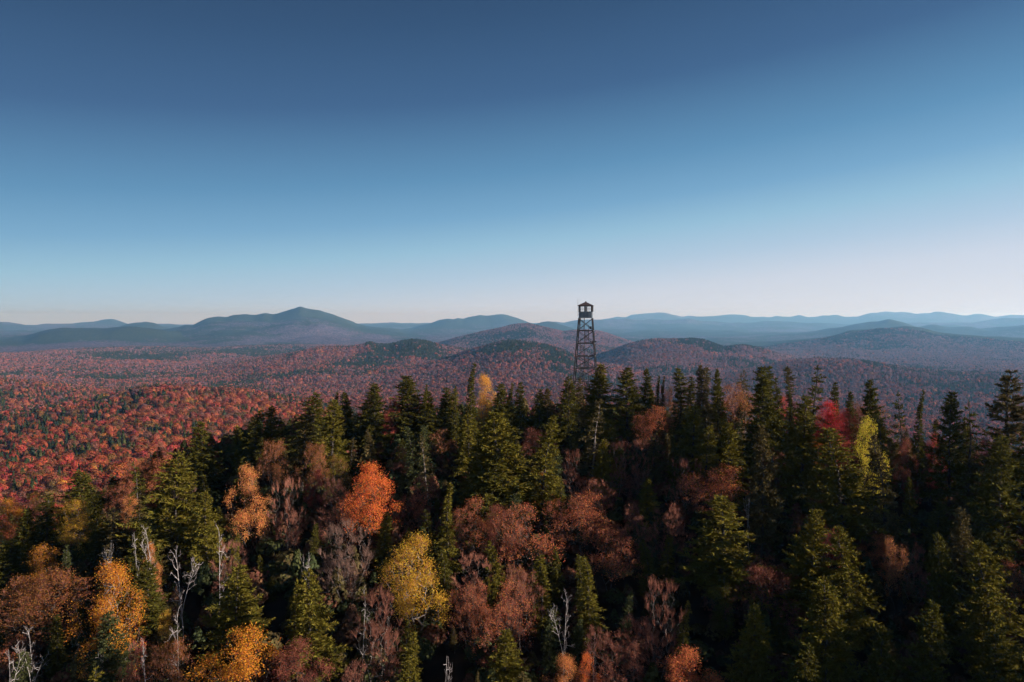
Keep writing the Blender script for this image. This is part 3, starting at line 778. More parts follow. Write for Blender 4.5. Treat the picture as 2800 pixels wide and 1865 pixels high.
def put_tree(key, X, Y, Z, sxy, sz, tint, label, rot, group=None, tilt=(0, 0)):
    """a tree: an empty at its foot carrying its trunk and its crown"""
    name, cat = KIND[key]
    trunk, crown, H, RAD = PROTO[key]
    root = bpy.data.objects.new(name, None); COL.objects.link(root)
    root.empty_display_size = 0.5
    root.location = (X, Y, Z + CZ); root.rotation_euler = (tilt[0], tilt[1], rot); root.scale = (sxy, sxy, sz)
    root['label'] = label; root['category'] = cat; root['group'] = group or GROUP[name]
    t = bpy.data.objects.new('trunk', trunk); COL.objects.link(t); t.parent = root
    if crown is not None:
        c = bpy.data.objects.new('branches' if name in ('dead_tree', 'bare_tree') else 'crown', crown); COL.objects.link(c); c.parent = root
        c.color = (*tint, 1)
    PLACED.append((X, Y, key))
    return root


YS = np.arange(40, 126, 0.25)
for li, line in enumerate(TREES.strip().split('\n')):
    key, px, py, w, h, tint, label = line.split('|')
    px, py, w, h = float(px), float(py), float(w), float(h)
    zov = None
    d = ray(px, py)
    Xs = d[0] / d[1] * YS; Zs = d[2] / d[1] * YS
    gap = Zs - (height(Xs, YS) + h)
    hit = np.where(gap <= 0)[0]
    i = hit[0] if len(hit) else int(np.argmin(gap + 0.02 * np.abs(YS - 104)))
    X, Y, Zt = Xs[i], YS[i], Zs[i]
    gz = ground(X, Y)
    hh = Zt - gz
    trunk, crown, H, RAD = PROTO[key]
    sxy = (w * Y / FPX / 2) / RAD * (1.0 if key.startswith('snag') else 1.42 if key[:4] in ('narr', 'club', 'spir') else 1.25)
    if sxy < 0.5 * hh / H:
        sxy = max(sxy, 0.32 * hh / H)
    rr = np.random.default_rng(1000 + li)
    tj = rr.uniform(-0.06, 0.06) + 1
    col = tuple(c * tj for c in TINT[tint])
    put_tree(key, X, Y, gz, sxy, hh / H, col, label, rr.uniform(0, 6.28), tilt=(rr.normal(0, 0.025), rr.normal(0, 0.025)))

# low trees filling the shade between them
zones = [(-60, -22, 'low dim sapling in the shade under the white snags of the left slope'),
         (-22, 2, 'low dim sapling in the black shade around the yellow birch and orange maple'),
         (2, 20, 'low dim sapling in the shade among the russet trees of the middle slope'),
         (20, 62, 'low dim sapling in the deep shade of the lower right stand')]
fr = np.random.default_rng(77)
cnt = 0; tries = 0
mids = [(-60, -22, 'half grown tree crowded between taller trees below the left shoulder'),
        (-22, 2, 'half grown tree crowded between the yellow birch, orange maple and central spruces'),
        (2, 20, 'half grown tree crowded among the russet trees below the fire tower'),
        (20, 62, 'half grown tree crowded between the tall spruces of the right stand')]
while cnt < NMID and tries < 6000:
    tries += 1
    Y = fr.uniform(47, 104); X = fr.uniform(-0.74, 0.76) * Y
    if X < -60 or X > 62 or min((X - a) ** 2 + (Y - b) ** 2 for a, b, _ in PLACED) < 2.3 ** 2:
        continue
    conif = fr.random() < 0.58
    key = str(fr.choice(['broad_c', 'narrow_a', 'narrow_b', 'ragged_a', 'broad_e']) if conif else fr.choice(['russet_c', 'russet_a', 'bare_a', 'maple_b', 'dome_a']))
    h = fr.uniform(4.6, 7.0)
    trunk, crown, H, RAD = PROTO[key]
    tint = TINT[str(fr.choice(['g', 'g', 'y', 'n']) if conif else fr.choice(['d', 'r', 'B', 'd', 'G']))]
    put_tree(key, X, Y, ground(X, Y), h / H * fr.uniform(0.95, 1.25), h / H, tint, [z for z in mids if z[0] <= X <= z[1]][0][2], fr.uniform(0, 6.28), group='half grown trees between the taller ones', tilt=(fr.normal(0, 0.03), fr.normal(0, 0.03)))
    cnt += 1
cnt = 0; tries = 0
while cnt < NFILL and tries < 6000:
    tries += 1
    Y = fr.uniform(43, 112); X = fr.uniform(-0.74, 0.76) * Y
    if X < -60 or X > 62:
        continue
    if min((X - a) ** 2 + (Y - b) ** 2 for a, b, _ in PLACED) < 2.1 ** 2:
        continue
    conif = fr.random() < 0.80
    key = fr.choice(['small_a', 'small_b', 'narrow_b', 'broad_c']) if conif else fr.choice(['russet_c', 'bare_a', 'bare_b', 'russet_a'])
    h = fr.uniform(2.2, 4.2) * (1 if conif else 0.8) if Y < 85 else fr.uniform(3.0, 6.5)
    trunk, crown, H, RAD = PROTO[key]
    zl = [z for z in zones if z[0] <= X <= z[1]][0]
    tint = TINT[fr.choice(['g', 'g', 'g', 'n']) if conif else fr.choice(['d', 'd', 'B'])]
    put_tree(str(key), X, Y, ground(X, Y), h / H * fr.uniform(0.9, 1.15), h / H, tint, zl[2], fr.uniform(0, 6.28), group='low saplings in the shade of the slope')
    cnt += 1


# ------------------------------------------------------------------ where the conifers and the warm colours are
RI = {r[0]: i for i, r in enumerate(RIDGES)}


def cover(X, Y, who, prof, r):
    """share of conifers (0..1) and warmth (0 leafless mauve .. 1 red and orange)"""
    px = 1400 + FPX * X / np.maximum(Y, 1.0)
    n = fbm(X / 260, Y / 260, 61, 4); n2 = fbm(X / 900, Y / 900, 71, 3); n3 = fbm(X / 75, Y / 75, 91, 3)
    c = np.interp(r, [900, 1600], [0.09, 0.18]) + np.clip((n - 0.08) * 1.8, 0, 0.6) * np.interp(r, [600, 1600], [0.5, 1.0]) + np.clip(n2, 0, 1) * 0.25 + np.clip(n3 - 0.22, 0, 1) * np.interp(r, [700, 1500], [0.6, 0.9])
    c = c + np.interp(r, [5500, 8000], [0, 0.28]) + np.where(r > 5000, 0.9 * fbm(X / 1500, Y / 1500, 95, 4), 0)
    wob = px + 45 * n3 + 60 * n; pw = prof + 0.10 * n3 + 0.10 * n
    def add(name, x0, x1, p0, v, p1=2):
        s_ = np.clip((wob - x0) / 30 + 0.5, 0, 1) * np.clip((x1 - wob) / 30 + 0.5, 0, 1) * np.clip((pw - p0) / 0.08 + 0.5, 0, 1) * np.clip((p1 - pw) / 0.08 + 0.5, 0, 1)
        return np.where(who == RI[name], s_ * v, 0)
    c = c + add('conehill', 1000, 1215, 0.62, 0.75) + add('conehill', 985, 1050, 0.9, 0.6)
    c = c + add('middle', 1330, 1470, 0.86, 0.75) + add('middle', 1455, 1545, 0.62, 0.65, 0.93) + add('middle', 1380, 1600, 0.45, 0.25)
    c = c + add('right', 1885, 1985, 0.80, 0.9) + add('right', 1700, 1890, 0.86, 0.2) + add('right', 1990, 2090, 0.9, 0.6)
    c = c + add('brown', 1380, 1470, 0.6, 0.25)
    for nm in ('mountain', 'twin', 'bump', 'knob', 'peakright', 'midleft', 'shoulder', 'sideright', 'leftblue'):
        c = c + np.where(who == RI[nm], np.clip(prof - 0.3, 0, 1) * 1.15, 0)
    c = c + np.where((r > 620) & (r < 840), 0.42 * np.clip(1 - np.abs(r - 730 + 60 * n3) / 90, 0, 1) * np.clip((wob - 150) / 60, 0, 1) * np.clip((540 - wob) / 60, 0, 1), 0)
    c = c + 0.6 * np.clip(1 - np.abs(r - 4400 + 500 * n) / 800, 0, 1) * np.clip((wob - 120) / 150, 0, 1) * np.clip((900 - wob) / 150, 0, 1)
    c = c + 0.35 * np.clip(1 - np.abs(r - 1950 + 300 * n) / 250, 0, 1) * np.clip((700 - wob) / 150, 0, 1)
    c = c + 0.30 * np.clip(1 - np.abs(r - 2900 + 300 * n) / 250, 0, 1) * np.clip((800 - wob) / 150, 0, 1)
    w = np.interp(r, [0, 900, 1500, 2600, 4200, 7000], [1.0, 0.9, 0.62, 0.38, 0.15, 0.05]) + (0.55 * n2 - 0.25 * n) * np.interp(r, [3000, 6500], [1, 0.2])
    w = w - np.where(px > 1650, np.interp(r, [500, 1500, 3000], [0, 0.14, 0.22]), 0)
    return np.clip(c, 0.03, 0.97), np.clip(w, 0, 1)


# ------------------------------------------------------------------ terrain: one sheet to the horizon
fine = np.radians(np.arange(-54, 54.001, 0.12))
coarse = np.radians(np.arange(57, 304, 3.0))
AZ = np.concatenate([fine, coarse])
RR = np.concatenate([[0.5, 8, 16], np.exp(np.linspace(math.log(24), math.log(27000), 500))])
RR = np.sort(np.concatenate([RR, np.arange(45, 140, 3.0)]))
gr, ga = np.meshgrid(RR, AZ, indexing='ij')
gx, gy = gr * np.sin(ga), gr * np.cos(ga)
gz, gwho, gprof, ginc = height(gx, gy, True)
FOREST_R = 5200.0
gz = gz - np.clip((gr - 12000) / 15000, 0, 1) ** 2 * 15
con, warm = cover(gx, gy, gwho, gprof, gr)
nr, na = gr.shape
ii, jj = np.meshgrid(np.arange(nr - 1), np.arange(na), indexing='ij')
j2 = (jj + 1) % na
Q = np.stack([ii * na + jj, ii * na + j2, (ii + 1) * na + j2, (ii + 1) * na + jj], -1).reshape(-1, 4)[:, ::-1]
V = np.stack([gx, gy, gz + CZ], -1).reshape(-1, 3)


def terrain_mat():
    m, N, L = new_mat('forested_land')
    out = N.new('ShaderNodeOutputMaterial'); b = N.new('ShaderNodeBsdfDiffuse')
    tc = N.new('ShaderNodeTexCoord')
    def attr(n):
        a = N.new('ShaderNodeAttribute'); a.attribute_name = n; return a.outputs['Fac']
    def math_(op, a, b_=None, c=None):
        q = N.new('ShaderNodeMath'); q.operation = op
        for k, v in enumerate((a, b_, c)):
            if v is None: continue
            if isinstance(v, (int, float)): q.inputs[k].default_value = v
            else: L.new(v, q.inputs[k])
        return q.outputs[0]
    vo = N.new('ShaderNodeTexVoronoi'); vo.inputs['Scale'].default_value = 0.085; vo.inputs['Randomness'].default_value = 1
    L.new(tc.outputs['Object'], vo.inputs['Vector'])
    vb = N.new('ShaderNodeTexVoronoi'); vb.inputs['Scale'].default_value = 0.028
    L.new(tc.outputs['Object'], vb.inputs['Vector'])
    sp = N.new('ShaderNodeSeparateColor'); L.new(vo.outputs['Color'], sp.inputs[0])
    sb = N.new('ShaderNodeSeparateColor'); L.new(vb.outputs['Color'], sb.inputs[0])
    def ramp(f, stops):
        r = N.new('ShaderNodeValToRGB'); e = r.color_ramp.elements
        while len(e) < len(stops): e.new(0.5)
        for k, (p, c) in enumerate(stops):
            e[k].position = p; e[k].color = (*c, 1)
        r.color_ramp.interpolation = 'LINEAR'; L.new(f, r.inputs[0]); return r.outputs[0]
    mauve = ramp(sp.outputs[1], [(0, (0.035, 0.028, 0.04)), (0.5, (0.080, 0.064, 0.092)), (1, (0.17, 0.135, 0.18))])
    red = ramp(sp.outputs[1], [(0, (0.17, 0.065, 0.05)), (0.45, (0.30, 0.105, 0.065)), (0.8, (0.40, 0.15, 0.085)), (1, (0.46, 0.22, 0.10))])
    green = ramp(sp.outputs[1], [(0, (0.018, 0.026, 0.014)), (1, (0.045, 0.055, 0.022))])
    mx = N.new('ShaderNodeMix'); mx.data_type = 'RGBA'
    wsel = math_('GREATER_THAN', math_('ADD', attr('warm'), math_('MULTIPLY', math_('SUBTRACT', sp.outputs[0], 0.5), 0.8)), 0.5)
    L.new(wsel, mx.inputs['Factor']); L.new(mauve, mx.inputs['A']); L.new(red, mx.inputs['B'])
    mg = N.new('ShaderNodeMix'); mg.data_type = 'RGBA'
    mixr = math_('ADD', math_('MULTIPLY', sp.outputs[2], 0.65), math_('MULTIPLY', sb.outputs[0], 0.35))
    gsel = math_('GREATER_THAN', attr('conif'), mixr)
    L.new(gsel, mg.inputs['Factor']); L.new(mx.outputs['Result'], mg.inputs['A']); L.new(green, mg.inputs['B'])
    no = N.new('ShaderNodeTexNoise'); no.inputs['Scale'].default_value = 0.35; no.inputs['Detail'].default_value = 5
    L.new(tc.outputs['Object'], no.inputs['Vector'])
    floor = ramp(no.outputs[0], [(0.3, (0.014, 0.011, 0.009)), (0.55, (0.035, 0.024, 0.016)), (0.75, (0.07, 0.04, 0.022))])
    mf = N.new('ShaderNodeMix'); mf.data_type = 'RGBA'
    L.new(attr('canopy'), mf.inputs['Factor']); L.new(floor, mf.inputs['A']); L.new(mg.outputs['Result'], mf.inputs['B'])
    L.new(mf.outputs['Result'], b.inputs[0])
    bp = N.new('ShaderNodeBump'); bp.invert = True; bp.inputs['Distance'].default_value = 7.0
    L.new(math_('MULTIPLY', attr('canopy'), 0.85), bp.inputs['Strength'])
    L.new(vo.outputs['Distance'], bp.inputs['Height']); L.new(bp.outputs[0], b.inputs['Normal'])
    L.new(b.outputs[0], out.inputs[0])
    return m


me = quad_mesh('terrain', V, Q, [terrain_mat()], smooth=True)
for nm, arr in (('conif', con), ('warm', warm), ('canopy', np.clip((gr - FOREST_R * 0.86) / (FOREST_R * 0.12), 0, 1))):
    a = me.attributes.new(nm, 'FLOAT', 'POINT'); a.data.foreach_set('value', np.ascontiguousarray(arr.ravel(), dtype=np.float32))
terrain = bpy.data.objects.new('terrain', me); COL.objects.link(terrain)
terrain['kind'] = 'structure'; terrain['label'] = 'wooded summit slope, valley floor and rolling hills reaching the horizon'

# ------------------------------------------------------------------ the forest of the valley
FP = []


def far_crown(name, n, size, seed, conical=False, W=4.6, H=11.0):
    g = np.random.default_rng(seed); mb = MB()
    if conical:
        u = g.random(n) ** 0.8; ph = g.random(n) * 6.283
        rad = (1 - u) * W * 0.55 * g.uniform(0.75, 1.08, n) + 0.15
        o = np.column_stack([np.cos(ph), np.sin(ph), np.full(n, 0.35)])
        c = np.column_stack([np.cos(ph) * rad, np.sin(ph) * rad, 0.8 + u * (H - 0.8)])
    else:
        o = norm(g.normal(0, 1, (n, 3)) + np.array([0, 0, 0.45]))
        cl = norm(g.normal(0, 1, (7, 3)) + np.array([0, 0, 0.6]))
        lob = np.exp(-(1 - (o @ cl.T).max(1)) / 0.10)
        rr = (0.70 + 0.36 * lob) * g.uniform(0.82, 1.04, n)
        c = o * rr[:, None] * np.array([W, W, H * 0.40]) + np.array([0, 0, H * 0.60])
    o = norm(o)
    nr = norm(o + g.normal(0, 0.28, (n, 3))); ax = norm(np.cross(nr, g.normal(0, 1, (n, 3))))
    mb.leaves(c, ax, np.cross(nr, ax), size * g.uniform(0.7, 1.3, n), size * 0.72, 0, np.clip(g.normal(0.5, 0.2, n), 0, 1))
    ob = bpy.data.objects.new(name, mb.mesh(name, [M_FLEAF])); FP.append(ob)


for k in range(3):
    far_crown('leafy_near', 520, 0.44, 200 + k)
for k in range(2):
    far_crown('conifer_near', 200, 0.75, 210 + k, True)
for k in range(2):
    far_crown('leafy_far', 130, 0.9, 220 + k)
far_crown('conifer_far', 60, 1.3, 230, True)

far_crown('bush', 260, 0.20, 240, False, 1.5, 2.2)
far_crown('young_conifer', 220, 0.22, 250, True, 1.9, 3.2)
for k in range(2):
    far_crown('leafy_fine', 1000, 0.30, 260 + k)

fg = np.random.default_rng(5)
rows = []
rcur = 118.0
while rcur < FOREST_R:
    s = np.interp(rcur, [100, 600, 1500, 3000, FOREST_R], [6.4, 6.3, 6.3, 8.0, 11.5])
    n = int(math.radians(106) * rcur / s)
    a = (np.arange(n) + fg.uniform(0, 1, n)) / n * math.radians(106) - math.radians(53)
    rad = rcur + fg.uniform(-0.5, 0.5, n) * s
    rows.append(np.stack([a, rad, np.full(n, s)], 1))
    rcur += s
P = np.concatenate(rows)
X = P[:, 1] * np.sin(P[:, 0]); Y = P[:, 1] * np.cos(P[:, 0]); rad = P[:, 1]
Z, who, prof, inc = height(X, Y, True)
# leave out trees deep behind the brow of the summit and behind hills
tb_az = np.radians(np.linspace(-53, 53, 700)); tb_r = np.exp(np.linspace(math.log(60), math.log(FOREST_R), 420))
tz = height(tb_r[:, None] * np.sin(tb_az)[None], tb_r[:, None] * np.cos(tb_az)[None]) / tb_r[:, None]
hz = np.maximum.accumulate(tz, 0)
ia = np.clip(np.searchsorted(tb_az, P[:, 0]), 0, 699); ir = np.clip(np.searchsorted(tb_r, rad) - 2, 0, 419)
vis = (Z + 14) / rad > hz[ir, ia] - 0.012 * np.clip(300 / rad, 0.2, 1)
sumz = summit(X, Y)
edge = (sumz > Z - 4.0) & ((rad < 155) | ((X > -70) & (rad < 260)))
keep = vis & ~edge
X, Y, Z, rad, who, prof = X[keep], Y[keep], Z[keep], rad[keep], who[keep], prof[keep]; s = P[keep, 2]
con, warm = cover(X, Y, who, prof, rad)
n = len(X)
blk = fbm(X / 28, Y / 28, 81, 2)
isc = fg.random(n) < con
pal = np.array([(0.20, 0.068, 0.032), (0.29, 0.082, 0.040), (0.34, 0.058, 0.048), (0.20, 0.028, 0.042), (0.36, 0.13, 0.04), (0.44, 0.25, 0.045), (0.085, 0.078, 0.026), (0.15, 0.088, 0.075), (0.14, 0.055, 0.038), (0.24, 0.105, 0.045)])
w_near = np.array([0.21, 0.15, 0.08, 0.06, 0.055, 0.015, 0.17, 0.08, 0.12, 0.06])
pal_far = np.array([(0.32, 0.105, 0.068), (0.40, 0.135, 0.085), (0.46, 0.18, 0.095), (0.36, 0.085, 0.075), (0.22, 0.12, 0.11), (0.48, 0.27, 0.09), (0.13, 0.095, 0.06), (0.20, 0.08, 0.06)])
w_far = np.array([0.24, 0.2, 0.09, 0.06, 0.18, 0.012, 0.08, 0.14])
pal_cold = np.array([(0.18, 0.115, 0.135), (0.25, 0.155, 0.17), (0.12, 0.078, 0.095), (0.24, 0.11, 0.10), (0.08, 0.07, 0.055)])
w_cold = np.array([0.33, 0.26, 0.2, 0.14, 0.07])
def pick(m_, w_):
    """a colour for each tree; neighbours lean the same way"""
    q = np.clip(fg.random(n) * 0.72 + 0.28 * (0.5 + 0.8 * fbm(X / 60, Y / 60, 85, 2)), 0, 0.9999)
    return np.searchsorted(np.cumsum(w_ / w_.sum()), q)
i1 = pick(10, w_near); i2 = pick(8, w_far); i3 = fg.choice(5, n, p=w_cold / w_cold.sum())
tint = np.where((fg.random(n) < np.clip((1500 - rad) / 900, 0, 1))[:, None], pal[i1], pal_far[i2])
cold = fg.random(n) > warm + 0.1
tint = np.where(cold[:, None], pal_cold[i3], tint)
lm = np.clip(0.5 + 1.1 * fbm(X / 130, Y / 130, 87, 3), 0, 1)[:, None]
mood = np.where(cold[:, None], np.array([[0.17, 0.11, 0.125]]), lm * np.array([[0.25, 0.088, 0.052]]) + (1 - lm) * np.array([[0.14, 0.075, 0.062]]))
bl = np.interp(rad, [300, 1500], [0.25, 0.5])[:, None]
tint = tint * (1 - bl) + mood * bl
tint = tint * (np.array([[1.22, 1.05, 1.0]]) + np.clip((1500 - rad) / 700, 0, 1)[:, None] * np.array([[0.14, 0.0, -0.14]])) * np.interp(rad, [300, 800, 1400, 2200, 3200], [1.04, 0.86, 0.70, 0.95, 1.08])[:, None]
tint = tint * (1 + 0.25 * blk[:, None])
pal_con = np.array([(0.040, 0.050, 0.020), (0.052, 0.060, 0.022), (0.032, 0.046, 0.026), (0.07, 0.07, 0.022)])
tint = np.where(isc[:, None], pal_con[fg.integers(0, 4, n)], tint)
near = rad < 1000
kind = np.where(near, np.where(isc, 3 + fg.integers(0, 2, n), fg.integers(0, 3, n)), np.where(isc, 7, 5 + fg.integers(0, 2, n)))
kind = np.where((rad < 430) & ~isc, 10 + fg.integers(0, 2, n), kind)
size = (s / 6.9) * np.clip(np.exp(fg.normal(-0.07, 0.38, n)), 0.42, 1.9) * np.where(isc, 0.95, 1.0)
hgt = fg.uniform(0.7, 1.25, n) * (0.75 + 0.25 * np.minimum(size, 1.3)) * np.where(rad < 200, 0.8, 1)
NU = 3600
ua = fg.uniform(-math.radians(44), math.radians(44), NU); ur = np.sqrt(fg.uniform(36 ** 2, 128 ** 2, NU))
ux, uy = ur * np.sin(ua), ur * np.cos(ua); uz = height(ux, uy)
ut = np.array([(0.10, 0.055, 0.035), (0.065, 0.07, 0.026), (0.15, 0.068, 0.04), (0.05, 0.06, 0.026), (0.11, 0.085, 0.035)])[fg.integers(0, 5, NU)]
us = fg.uniform(0.5, 1.25, NU)
# the spruce stand carried on out of view, added to shade the right slope
NE = 150
ey = fg.uniform(30, 112, NE); ex = 0.80 * ey + 3 + fg.uniform(0, 1, NE) ** 1.2 * 55; ez = height(ex, ey)
X = np.append(X, ex); Y = np.append(Y, ey); Z = np.append(Z, ez); kind = np.append(kind, 3 + fg.integers(0, 2, NE)); tint = np.vstack([tint, pal_con[fg.integers(0, 4, NE)]])
size = np.append(size, fg.uniform(0.7, 1.2, NE)); hgt = np.append(hgt, fg.uniform(0.8, 1.35, NE))
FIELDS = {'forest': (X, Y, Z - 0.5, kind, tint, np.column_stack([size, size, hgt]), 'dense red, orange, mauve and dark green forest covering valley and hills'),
          'undergrowth': (ux, uy, uz - 0.1, 8 + (fg.random(NU) < 0.4), ut, np.column_stack([us, us, us * fg.uniform(0.7, 1.2, NU)]), 'dim low bushes and seedlings on the ground between the summit trees')}
print('forest trees', n)
ng = bpy.data.node_groups.new('forest_trees', 'GeometryNodeTree')
ng.interface.new_socket('Geometry', in_out='INPUT', socket_type='NodeSocketGeometry')
ng.interface.new_socket('Geometry', in_out='OUTPUT', socket_type='NodeSocketGeometry')
N, L = ng.nodes, ng.links
gi = N.new('NodeGroupInput'); go = N.new('NodeGroupOutput')
mp = N.new('GeometryNodeMeshToPoints'); L.new(gi.outputs[0], mp.inputs[0])
def nattr(nm, tp):
    q = N.new('GeometryNodeInputNamedAttribute'); q.data_type = tp; q.inputs[0].default_value = nm; return q.outputs[0]
ki = nattr('kind_index', 'INT'); tu = nattr('turn', 'FLOAT'); si = nattr('size', 'FLOAT_VECTOR')
cx = N.new('ShaderNodeCombineXYZ'); L.new(tu, cx.inputs[2])
jn = N.new('GeometryNodeJoinGeometry')
for k, ob in enumerate(FP):
    oi = N.new('GeometryNodeObjectInfo'); oi.inputs[0].default_value = ob
    cp = N.new('FunctionNodeCompare'); cp.data_type = 'INT'; cp.operation = 'EQUAL'
    ins = [q for q in cp.inputs if q.type == 'INT']
    L.new(ki, ins[0]); ins[1].default_value = k
    ip = N.new('GeometryNodeInstanceOnPoints')
    L.new(mp.outputs[0], ip.inputs['Points']); L.new(cp.outputs[0], ip.inputs['Selection']); L.new(oi.outputs['Geometry'], ip.inputs['Instance'])
    L.new(cx.outputs[0], ip.inputs['Rotation']); L.new(si, ip.inputs['Scale'])
    L.new(ip.outputs[0], jn.inputs[0])
L.new(jn.outputs[0], go.inputs[0])
for fname, (fx, fy, fz, fk, ft, fs, flab) in FIELDS.items():
    fm = bpy.data.meshes.new(fname); fn = len(fx)
    fm.vertices.add(fn); fm.vertices.foreach_set('co', np.stack([fx, fy, fz + CZ], 1).astype(np.float32).ravel())
    for nm, tp, arr in (('kind_index', 'INT', fk.astype(np.int32)), ('turn', 'FLOAT', fg.uniform(0, 6.28, fn).astype(np.float32))):
        a = fm.attributes.new(nm, tp, 'POINT'); a.data.foreach_set('value', arr)
    a = fm.attributes.new('tint', 'FLOAT_COLOR', 'POINT'); a.data.foreach_set('color', np.column_stack([ft, np.ones(fn)]).astype(np.float32).ravel())
    a = fm.attributes.new('size', 'FLOAT_VECTOR', 'POINT'); a.data.foreach_set('vector', fs.astype(np.float32).ravel())
    fo = bpy.data.objects.new(fname, fm); COL.objects.link(fo)
    fo['kind'] = 'stuff'; fo['label'] = flab
    md = fo.modifiers.new('plants', 'NODES'); md.node_group = ng


# ------------------------------------------------------------------ fire tower
def paint_mat(name, col, rough=0.5, metal=0.0, wear=None):
    m, N, L = new_mat(name)
    out = N.new('ShaderNodeOutputMaterial'); b = N.new('ShaderNodeBsdfPrincipled')
    b.inputs['Roughness'].default_value = rough; b.inputs['Metallic'].default_value = metal
    tc = N.new('ShaderNodeTexCoord'); no = N.new('ShaderNodeTexNoise'); no.inputs['Scale'].default_value = 3.0; no.inputs['Detail'].default_value = 5
    cr = N.new('ShaderNodeValToRGB'); cr.color_ramp.elements[0].position = 0.4; cr.color_ramp.elements[1].position = 0.68
    cr.color_ramp.elements[0].color = (*col, 1); cr.color_ramp.elements[1].color = (*(wear or tuple(c * 0.7 for c in col)), 1)
    L.new(tc.outputs['Object'], no.inputs['Vector']); L.new(no.outputs[0], cr.inputs[0]); L.new(cr.outputs[0], b.inputs['Base Color'])
    L.new(b.outputs[0], out.inputs[0])
    return m


M_STEEL = paint_mat('weathered_steel', (0.032, 0.031, 0.034), 0.5, 0.0, (0.06, 0.045, 0.04))
M_CAB = paint_mat('grey_cab_paint', (0.17, 0.20, 0.23), 0.55, 0.0, (0.14, 0.165, 0.19))
M_ROOF = paint_mat('brown_roof_sheet', (0.045, 0.03, 0.032), 0.6, 0.0, (0.07, 0.045, 0.042))
M_WOOD = paint_mat('grey_planks', (0.07, 0.06, 0.06), 0.8)
M_BLACK = paint_mat('black_box', (0.03, 0.03, 0.035), 0.5)
gm, N, L = new_mat('window_glass')
o_ = N.new('ShaderNodeOutputMaterial'); t_ = N.new('ShaderNodeBsdfTransparent'); g_ = N.new('ShaderNodeBsdfGlossy'); g_.inputs['Roughness'].default_value = 0.02
f_ = N.new('ShaderNodeFresnel'); x_ = N.new('ShaderNodeMixShader')
L.new(f_.outputs[0], x_.inputs[0]); L.new(t_.outputs[0], x_.inputs[1]); L.new(g_.outputs[0], x_.inputs[2]); L.new(x_.outputs[0], o_.inputs[0])
M_GLASS = gm

TY = 111.0
d = ray(1601.5, 900)
TX = d[0] / d[1] * TY
TG = ground(TX, TY)
tower = bpy.data.objects.new('fire_tower', None); COL.objects.link(tower)
tower.location = (TX, TY, TG + CZ); tower.rotation_euler = (0, 0, R(-10.5))
tower['label'] = 'tall steel lattice fire tower with a grey windowed cab and dark pyramid roof'; tower['category'] = 'fire tower'
tower.empty_display_size = 2


def part(name, mb, mats, parent=None, label=None):
    ob = bpy.data.objects.new(name, mb.mesh(name, mats)); COL.objects.link(ob); ob.parent = parent or tower
    if label: ob['label'] = label
    return ob


E = -TG                      # eye level above the tower's foot
hw = lambda z: 1.06 + 0.074 * (E - z)          # half width of the frame at height z
LV = [E + v for v in (0.0, -2.0, -4.02, -6.06, -8.0, -10.05, -12.1, -14.2)]
corn = lambda z: [np.array([sx * hw(z), sy * hw(z), z]) for sx, sy in ((-1, -1), (1, -1), (1, 1), (-1, 1))]
for k in range(4):
    mb = MB(); a = corn(-0.4)[k]; b = corn(E + 0.02)[k]
    mb.bar(a, b, 0.15, 0.15); mb.box([a[0], a[1], 0.1], (0.35, 0.35, 0.35))
    part('leg', mb, [M_STEEL])
for z in LV[1:]:
    mb = MB(); c = corn(z)
    for k in range(4):
        p, q = c[k], c[(k + 1) % 4]; u = norm(q - p)
        mb.bar(p + u * 0.076, q - u * 0.076, 0.11, 0.13)
    part('girt', mb, [M_STEEL])
for i in range(len(LV) - 1):
    zt, zb = LV[i], LV[i + 1]; mb = MB(); ct, c2 = corn(zt - 0.08), corn(zb + 0.08)
    for k in range(4):
        n_ = (k + 1) % 4
        off = np.array([[0, -1, 0], [1, 0, 0], [0, 1, 0], [-1, 0, 0]][k]) * 0.034
        mb.bar(ct[k] + off, c2[n_] + off, 0.065); mb.bar(ct[n_] - off, c2[k] - off, 0.065)
    part('cross_brace', mb, [M_STEEL])
    # a steep flight of stairs, left and right in turn, and the landing it reaches
    x0 = -0.55 if i % 2 == 0 else 0.18
    y0, y1 = (-0.62, 0.62) if i % 2 == 0 else (0.62, -0.62)
    mb = MB()
    for sx in (-0.31, 0.31):
        mb.bar([x0 + sx, y0, zb + 0.04], [x0 + sx, y1, zt - 0.02], 0.06, 0.2)
        mb.bar([x0 + sx, y0, zb + 0.95], [x0 + sx, y1, zt + (0.9 if i else -0.02)], 0.05)
        for s_ in (0.06, 0.5):
            yy = y0 + (y1 - y0) * s_; zz = zb + (zt - zb) * s_
            mb.bar([x0 + sx, yy, zz + 0.05], [x0 + sx, yy, zz + 0.93], 0.045)
    for k in range(9):
        s_ = (k + 0.5) / 9
        mb.box([x0, y0 + (y1 - y0) * s_, zb + (zt - zb) * s_], (0.278, 0.11, 0.024))
    part('stair_flight', mb, [M_WOOD])
    if i:
        mb = MB(); yl = 0.86 if i % 2 == 0 else -0.86
        for k in range(3):
            mb.box([-0.18, -yl + (k - 1) * 0.165, zt + 0.075], (0.72, 0.077, 0.018))
        mb.box([-0.18, -yl - 0.2, zt + 0.04], (0.72, 0.02, 0.018)); mb.box([-0.18, -yl + 0.2, zt + 0.04], (0.72, 0.02, 0.018))
        part('landing', mb, [M_WOOD])
mb = MB(); mb.box([0.84, -0.95, LV[1] + 0.46], (0.17, 0.12, 0.19)); mb.box([0.84, -0.95, LV[1] + 0.67], (0.2, 0.15, 0.018))
part('equipment_box', mb, [M_BLACK])
